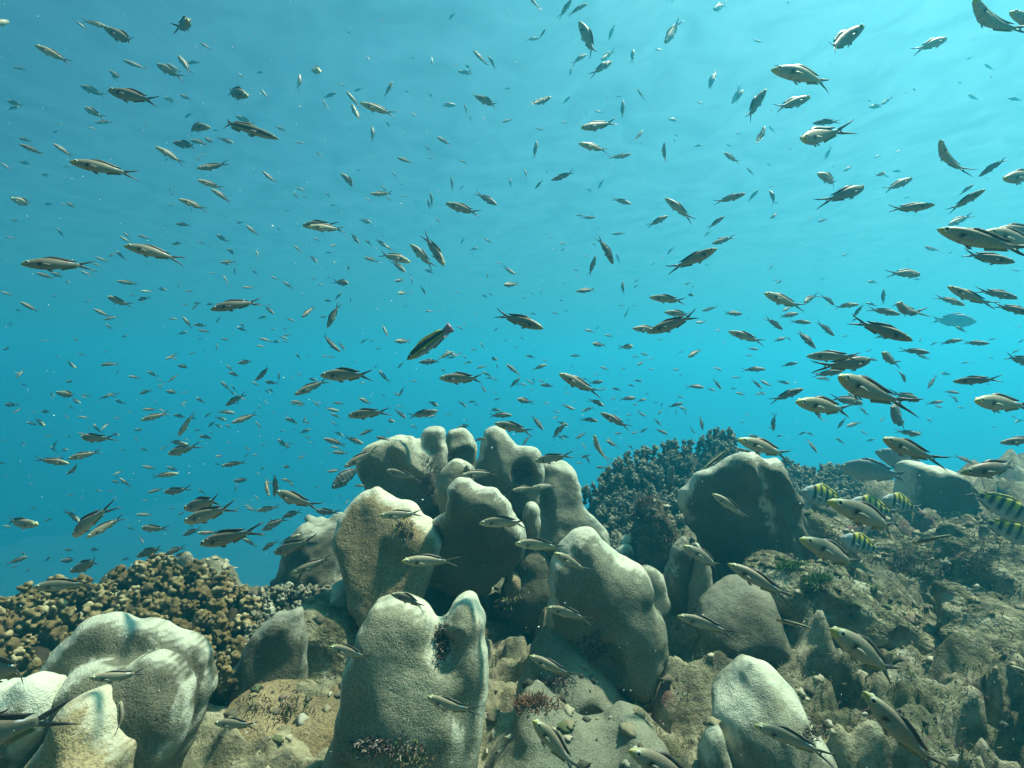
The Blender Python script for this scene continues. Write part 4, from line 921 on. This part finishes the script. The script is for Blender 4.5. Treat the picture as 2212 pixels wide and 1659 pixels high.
OTHER = [
 # name, spec key, spec, snout, tail, D, fore, sign, bend, category, label
 ('wrasse','wr',WR,(879,777),(974,706),1.25,.97,1,.15,'wrasse','plump black wrasse with lime stripes and a pink tail'),
 ('slender_fish','slim',SLIM,(597,298),(461,253),1.15,.95,1,.35,'fish','slender bent gold and dark striped fish in the upper water'),
 ('slender_wrasse','need',NEED,(2056,1156),(1972,1174),1.25,.97,1,.1,'wrasse','thin black wrasse with a gold belly line above the dark boulder mass'),
 ('slender_wrasse','need',NEED,(1754,1358),(1677,1337),1.22,.97,1,-.1,'wrasse','thin black wrasse with orange lines below the peaked coral mound'),
 ('slender_wrasse','need',NEED,(1520,1013),(1572,972),1.95,.9,1,.1,'wrasse','black and gold wrasse half hidden behind the dome coral'),
 ('slender_wrasse','need',NEED,(1590,968),(1640,985),1.98,.9,1,.1,'wrasse','black and orange wrasse peeking over the dome coral top'),
 ('striped_fish','serg',CH_SERG,(2235,1128),(2085,1056),1.5,.95,1,.1,'striped fish','large yellow backed fish with black bars cut by the right photo edge, upper one'),
 ('striped_fish','serg',CH_SERG,(2255,1175),(2105,1118),1.52,.95,1,.1,'striped fish','black barred yellow backed fish cut by the right photo edge, lower one'),
 ('striped_fish','serg',CH_SERG,(1728,1062),(1832,1085),1.80,.95,1,.1,'striped fish','black barred yellow backed fish behind the small rimmed coral plate'),
 ('striped_fish','serg',CH_SERG,(1832,1085),(1935,1112),1.8,.95,1,.1,'striped fish','black barred yellow fish with its snout hidden behind a larger plain fish'),
 ('striped_fish','serg',CH_SERG,(1905,1078),(1985,1102),1.85,.9,1,.1,'striped fish','black barred fish mostly hidden by the notched coral lobe'),
 ('striped_fish','serg',CH_SERG,(1815,1162),(1905,1192),1.7,.95,1,.1,'striped fish','lowest black barred yellow fish, skimming the pale turf slope'),
 ('grey_fish','grey',GREY,(1812,1008),(1965,1030),2.35,.92,-1,.1,'fish','big pale grey oval fish hovering over the branching coral'),
 ('grey_fish','grey',GREY,(1890,975),(2020,1020),2.6,.92,-1,.1,'fish','big dark grey fish partly behind the pale oval fish'),
 ('dark_damselfish','dam',DAM,(1452,1006),(1440,1078),2.2,.85,1,.1,'fish','dark damselfish with white side fins upright in the grey branching coral'),
 ('dark_damselfish','dam',DAM,(1926,880),(1950,920),1.9,.5,1,.1,'fish','small dark fish with white side fins spread, in open water above the notched coral lobe'),
 ('barred_fish','vag',VAG,(716,1055),(780,1005),2.1,.85,1,.1,'fish','blurry grey barred fish beside the central colony'),
 ('drummer_fish','grey',GREY,(2110,695),(2010,690),6.5,.95,1,.1,'fish','faint big fish shape far off in blue water'),
]
TONE = {'s': (1.3,1.3,1.25), 'w': (1.9,2.0,1.9), 'd': (.72,.72,.74), 'f': (.95,.98,.95), '': (1.0,1.0,1.0)}
bpy.context.view_layer.update()
_dg = bpy.context.evaluated_depsgraph_get()
def reef_dist(px, py):
    p = at(px, py, 1.0)
    d = Vector(p).normalized()
    ok, loc, _n, _i, ob, _m = SC.ray_cast(_dg, Vector((0, 0, 0)), d, distance=12)
    return loc.y if ok and ob.name not in ('haze', 'water_surface') else 99.
frnd = random.Random(11)
for (nm, key, spec, h, t, D, fo, sg, bd, cat, lab) in OTHER:
    M4, _D, _L = pose(h, t, fo, 0, sg, 0, D)
    place_fish(nm, key, spec, M4, bd, False, (1, 1, 1), lab, cat, {'striped_fish': 'yellow backed striped fish among the rocks'}.get(nm))

# ---- the school
REC.sort(key=lambda r: -r['n'])
NTHING, NPART = 292, 150
for r in REC:
    n4 = r['n']
    q = (sum(r['h']) * 7.13) % 1.0
    r['q'] = q
    fo = r['fo']
    r['f'] = fo if fo else .90 + .09*q
    full = n4/r['f']
    L = np.interp(full, [8, 20, 45, 80], [.085, .088, .094, .102])*(.93 + .14*((q*7) % 1))
    if r['tone'] == 'f': L *= 1.45
    r['sg'] = 1 if ((q*13) % 1) < .55 else -1
    if fo and fo < .7: r['sg'] = 1
    D = L/(full*K)*r['f']*r['f']**-1
    dh = min(reef_dist(*r['c']), reef_dist(*r['h']) + .03, reef_dist(*r['t']) + .03)
    if D > dh - .26: D = max(dh - .26 - .05*q, .35)
    r['D'] = D
    ang = abs(math.degrees(math.atan2(r['h'][1]-r['t'][1], abs(r['h'][0]-r['t'][0]))))
    roll = (((q*31) % 1) - .5)*.7
    if ang > 52 and n4 < 60 and not r['fo']: roll = (1 if q > .5 else -1)*(.7 + .5*((q*17) % 1))
    if n4 > 75: roll *= .35
    r['roll'] = roll
    b_ = r['bd']
    r['b'] = b_ if b_ is not None else (-.15, 0., .2, .45, -.45, .3, -.3, .1)[int(q*97) % 8]
LAND = [('the lime striped wrasse',927,742),('the slender gold fish',530,278),('the central coral colony',990,1010),('the dome coral',1615,1085),('the grey branching coral',1430,1010),
 ('the shouldered coral column',1320,1330),('the front coral column',870,1440),('the coral fin',600,1400),('the stepped coral mound',300,1450),('the golden branching coral',390,1270),
 ('the weedy stump',1412,1150),('the notched coral lobe',2020,1060),('the pale rock ridge',1760,1300),('the bottom coral stump',1640,1560),('the big grey fish',1890,1015),
 ('the top left corner',0,0),('the top right corner',2212,0),('the top edge centre',1106,0),('the left edge middle',0,700),('the right edge middle',2212,700),('the photo centre',1106,829),
 ('the upper left quarter',553,415),('the upper right quarter',1659,415),('the left plate of the colony',810,1160),('the bottom edge centre',1106,1659),('the layered ledge',2130,1330)]
def words_for(r):
    n = r['n']/r['f']
    size = 'large' if n > 100 else 'mid-sized' if n > 62 else 'small' if n > 32 else 'tiny'
    tone = {'s': 'silvery', 'w': 'gleaming white', 'd': 'dark', 'f': 'faint', '': 'olive'}[r['tone']]
    dx, dy = r['h'][0]-r['t'][0], r['h'][1]-r['t'][1]
    a = math.degrees(math.atan2(-dy, abs(dx)))
    if r['f'] < .72: face = 'seen end on'
    elif a > 55: face = 'pointing up'
    elif a < -55: face = 'pointing down'
    else:
        face = ('facing left' if dx < 0 else 'facing right') + (' nose up' if a > 18 else ' nose down' if a < -18 else '')
    return f'{size} {tone} fish {face}'
things = REC[:NTHING]
byk = {}
for r in things:
    w_ = words_for(r)
    ld = sorted((math.hypot(r['c'][0]-x, r['c'][1]-y), nm, x, y) for nm, x, y in LAND)[0]
    dx, dy = r['c'][0]-ld[2], r['c'][1]-ld[3]
    corner = 'corner' in ld[1] or 'edge' in ld[1] or 'centre' in ld[1] or 'quarter' in ld[1]
    if ld[0] < 60 and not corner: rel = 'by'
    elif corner: rel = 'near'
    elif abs(dy) > abs(dx): rel = 'above' if dy < 0 else 'below'
    else: rel = 'left of' if dx < 0 else 'right of'
    byk.setdefault((w_, rel, ld[1]), []).append((ld[0], r))
ORD = ['nearest', 'second nearest', 'third nearest', 'fourth nearest', 'fifth nearest', 'sixth nearest', 'seventh nearest', 'eighth nearest', 'ninth nearest', 'tenth nearest']
for (w_, rel, lm), l in byk.items():
    l.sort(key=lambda e: e[0])
    for j, (_d, r) in enumerate(l):
        r['label'] = f'{w_}, {rel} {lm}' if len(l) == 1 else f'{w_}, {ORD[min(j, 9)]} {rel} {lm}'.replace(' quarter centre', ' quarter')
for j, r in enumerate(things):
    M4, D, L = pose(r['h'], r['t'], r['f'], 0, r['sg'], r['roll'], r['D'])
    g = TONE[r['tone']]
    v = .88 + .24*((r['q']*41) % 1)
    if len(r['label'].split()) > 16: r['label'] = r['label'].replace('the left plate of the colony', 'the left plate').replace(' of the colony', '').replace('the shouldered coral column', 'the shouldered column').replace('the grey branching coral', 'the branching coral').replace('the upper right quarter', 'the upper right').replace('the upper left quarter', 'the upper left')
    if len(r['label'].split()) > 16: print('LONG', r['label'])
    place_fish('damselfish', 'ch', CH_S, M4, r['b'], j >= NPART, tuple(c*v for c in g), r['label'], 'fish', 'grey forked-tail fish schooling over the reef')
VV, FF, CC, o_ = [], [], [], 0
g = np.random.default_rng(77)          # the small far fish that fill the gaps between those read off one by one
for _ in range(420):
    z_ = g.random()
    if z_ < .45: x, y = g.uniform(0, 900), g.normal(930, 130)
    elif z_ < .75: x, y = g.uniform(900, 2212), g.normal(830, 110)
    else: x, y = g.uniform(0, 2212), g.uniform(60, 900)
    n_ = g.uniform(9, 24) if g.random() < .8 else g.uniform(24, 36)
    an = g.normal(.12, .45) + (math.pi if g.random() < .3 else 0)
    h = (x - n_*.5*math.cos(an), y - n_*.5*math.sin(an)); t = (x + n_*.5*math.cos(an), y + n_*.5*math.sin(an))
    D = .105/(n_*K)
    if reef_dist(x, y) < D + .3: continue
    REC.append(dict(h=h, t=t, n=n_, f=.75 + .24*g.random(), sg=1 if g.random() < .5 else -1, roll=g.normal(0, .3), D=D, b=float(g.choice([-.3, 0., .2, .45])), tone='f'))
for r in REC[NTHING:]:
    M4, D, L = pose(r['h'], r['t'], r['f'], 0, r['sg'], r['roll'], r['D'])
    V, F, C_ = variant('ch', CH_S, r['b'], True)
    Mn = np.array(M4)
    VV.append(V @ Mn[:3, :3].T + Mn[:3, 3]); CC.append(C_*np.array(TONE[r['tone']]))
    FF += [tuple(i+o_ for i in q) for q in F]; o_ += len(V)
if VV:
    ds = link('distant_fish', pmesh('distant_fish', np.vstack(VV), FF, np.vstack(CC)))
    tag(ds, kind='stuff')
# ------------------------------------------------------------------ rubble and weed on the reef
def scatter(n, xr, yr, seed, zmax=-.38, minz=.45, smooth_ok=True):
    g = np.random.default_rng(seed)
    out = []
    for _ in range(n):
        x, y = g.uniform(*xr), g.uniform(*yr)
        if abs(x) > y*.95 + .1: continue
        ok, loc, nr, _i, ob, _m = SC.ray_cast(_dg, Vector((x, y, .3)), Vector((0, 0, -1)), distance=3)
        if ok and loc.z < zmax and nr.z > minz and ob.name.split('.')[0] in ('reef_ground', 'lobe', 'stump', 'base'):
            if ob.name.split('.')[0] == 'lobe' and ob.data.materials[0].name != 'turf_rock' and (loc.z > -.56 or not smooth_ok): continue
            out.append((loc, nr))
    return out
def speckled(name, cols, rough=.9):
    m, nt, b = newmat(name)
    a_ = node(nt, 'ShaderNodeAttribute', attribute_name='pattern')
    nt.links.new(a_.outputs['Color'], b.inputs['Base Color'])
    b.inputs['Roughness'].default_value = rough; b.inputs['Specular IOR Level'].default_value = .2
    return m
import bmesh
bm = bmesh.new(); bmesh.ops.create_icosphere(bm, subdivisions=2, radius=1)
iv = np.array([v.co[:] for v in bm.verts]); bm.verts.index_update()
ifc = np.array([[v.index for v in f_.verts] for f_ in bm.faces]); bm.free()
NV = len(iv)
g = np.random.default_rng(31)
shapes = [iv*(1 + .62*fbm(iv[:, 0]*1.9 + 9*k, iv[:, 1]*1.9, iv[:, 2]*1.9, o=3, g=.65))[:, None]*np.array((1, 1, .7)) for k in range(6)]
pal = np.array([(.05,.045,.03), (.10,.085,.055), (.20,.165,.10), (.30,.26,.17), (.30,.27,.19), (.11,.08,.06), (.08,.09,.04), (.30,.28,.21)])
VV, QQ, CC = [], [], []
for j, (loc, nr) in enumerate(scatter(2600, (-1.1, 2.1), (.8, 2.6), 41)):
    s_ = g.uniform(.5, 1)**2*.013*(.6 + .5*loc.y/1.5)
    V = shapes[j % 6]*(s_*g.uniform(.6, 1.3, 3)) + np.array(loc)
    QQ.append(ifc + NV*len(VV)); VV.append(V)
    c = pal[g.choice(8, p=[.14, .18, .2, .17, .1, .07, .07, .07])]
    CC.append(np.tile(c, (NV, 1))*(.85 + .3*g.random()))
me = mk('rubble', np.vstack(VV), np.vstack(QQ)); cattr(me, np.vstack(CC))
tag(link('rubble', me, speckled('rubble', None)), kind='stuff')
def blades(pts, seed, lmin, lmax, wid, cols, per=5, spread=.012):
    g = np.random.default_rng(seed)
    V, F, C_ = [], [], []
    for loc, nr in pts:
        c = cols[g.integers(len(cols))]*(.7 + .6*g.random())
        for k in range(per):
            p = np.array(loc) + g.normal(0, spread, 3)*np.array((1, 1, .3))
            dr = np.array(nr) + g.normal(0, .55, 3); dr /= np.linalg.norm(dr) + 1e-9
            l = g.uniform(lmin, lmax); sd = np.cross(dr, g.normal(0, 1, 3)); sd *= wid/(np.linalg.norm(sd) + 1e-9)
            s2 = np.cross(dr, sd)
            md = p + dr*l*.55 + g.normal(0, l*.12, 3); tp = md + (dr + g.normal(0, .45, 3))*l*.45
            o = len(V)
            V += [p+sd, p-sd*.5+s2*.87, p-sd*.5-s2*.87, md+sd*.8, md-sd*.4+s2*.7, md-sd*.4-s2*.7, tp]
            F += [(o,o+1,o+4,o+3), (o+1,o+2,o+5,o+4), (o+2,o,o+3,o+5), (o+3,o+4,o+6,o+6), (o+4,o+5,o+6,o+6), (o+5,o+3,o+6,o+6)]
            C_ += [c*.8]*3 + [c]*3 + [c*1.25]
    F = [tuple(dict.fromkeys(f_)) for f_ in F]
    me = bpy.data.meshes.new('weed'); me.from_pydata([tuple(v) for v in V], [], F); me.update()
    cattr(me, np.array(C_))
    return me
M_WEED = speckled('weed', None)
wc = np.array([(.07,.06,.03), (.12,.10,.05), (.16,.13,.085), (.07,.10,.03), (.13,.07,.06), (.24,.21,.14)])
tag(link('turf_weed', blades(scatter(5000, (.1, 2.2), (.8, 2.6), 43, minz=.2, smooth_ok=False), 44, .004, .012, .0012, wc*1.2, 7), M_WEED), kind='stuff')
def tuft(parent, frame, x, y, d, rx, rz, n, cols, seed, l=(.006, .016), w=.0014):
    g = np.random.default_rng(seed)
    pts = []
    for _ in range(n):
        c = at(*frame(x + g.normal(0, rx*.5), y + g.normal(0, rz*.5)), d)
        dv = Vector(c).normalized()
        ok, loc, nr, _i, ob, _m = SC.ray_cast(_dg, Vector((0, 0, 0)), dv, distance=6)
        if ok and abs(loc.y - d) < .3 and ob.name.split('.')[0] in ('lobe', 'stump', 'reef_ground', 'base'): pts.append((loc, nr))
    if pts:
        my = sorted(p[0].y for p in pts)[len(pts)//2]; pts = [p for p in pts if abs(p[0].y - my) < .06]
    if pts: tag(link('weed_tuft', blades(pts, seed+1, l[0], l[1], w, cols, per=4, spread=.006), M_WEED, parent), kind='stuff')
red = np.array([(.15,.055,.03), (.19,.085,.05), (.10,.06,.045)]); pur = np.array([(.10,.06,.055), (.15,.10,.085), (.22,.18,.15), (.06,.05,.04)]); grn = np.array([(.05,.13,.02), (.08,.16,.04), (.05,.09,.02)])
tuft(cc, C1, 705, 400, 1.75, 50, 110, 70, pur, 101)
tuft(cc, C1, 1240, 365, 1.80, 70, 50, 70, pur, 102)
tuft(cc, C1, 1210, 500, 1.75, 60, 80, 50, pur, 103)
tuft(cc, C1, 820, 250, 1.85, 20, 40, 16, pur, 104)
tuft(cc, C1, 560, 700, 1.6, 40, 60, 40, wc, 105)
tuft(c3, C4, 705, 930, 1.05, 40, 110, 70, pur, 106)
tuft(c2, C1, 1660, 1360, 1.36, 80, 90, 80, pur, 107)
tuft(c3, C4, 300, 1530, 1.03, 160, 60, 110, pur, 117, (.004, .010))
tuft(c3, C4, 520, 1580, 1.03, 120, 50, 60, wc, 118, (.004, .010))
tuft(c9, C5, 1000, 1440, 1.05, 50, 60, 40, pur, 119, (.004, .010))
tuft(cc, C1, 1170, 1120, 1.7, 60, 70, 50, wc*1.6, 120, (.010, .022))
tuft(c2, C1, 1420, 1560, 1.33, 90, 60, 60, pur, 121, (.005, .012))
tuft(c18, C4, 1230, 1290, 1.15, 90, 45, 80, red, 108, (.006, .014))
tuft(c13, C1, 1960, 525, 2.08, 50, 30, 50, red, 109)
tuft(c13, C1, 2010, 760, 2.08, 120, 200, 160, wc, 110, (.008, .02))
tuft(c12, C5, 860, 500, 1.55, 70, 30, 60, grn, 111)
tuft(c12, C5, 1020, 575, 1.5, 70, 30, 60, grn, 112)
tuft(c12c, C5, 1520, 480, 1.95, 160, 120, 200, wc, 113, (.008, .018))
tuft(c12d, C5, 1900, 450, 1.85, 200, 120, 160, wc, 114, (.008, .018))
tuft(c12e, C2, 1130, 780, 2.0, 160, 120, 120, wc, 115, (.006, .016))
tuft(c4, C3, 1600, 1320, 1.3, 220, 120, 60, wc, 116)
# ------------------------------------------------------------------ drifting specks in the water
g = np.random.default_rng(21)
V, F = [], []
m, nt, b = newmat('drifting_specks')
b.inputs['Base Color'].default_value = (.75, .78, .72, 1); b.inputs['Roughness'].default_value = .8
oc = np.array([(1,0,0),(0,1,0),(-1,0,0),(0,-1,0),(0,0,1),(0,0,-1)], float)
of = [(0,1,4),(1,2,4),(2,3,4),(3,0,4),(1,0,5),(2,1,5),(3,2,5),(0,3,5)]
for i in range(1500):
    d = g.uniform(.35, 2.6)
    c = at(g.uniform(-50, 2260), g.uniform(0, 1660), d)
    r_ = g.uniform(.35, 1.0)**2*.0011*(.5 + .5*d)
    o = len(V)
    V += [tuple(c + p*r_*g.uniform(.6, 1.3, 3)) for p in oc]
    F += [tuple(o+k for k in f) for f in of]
me = bpy.data.meshes.new('floating_specks'); me.from_pydata(V, [], F); me.update()
tag(link('floating_specks', me, m), kind='stuff')
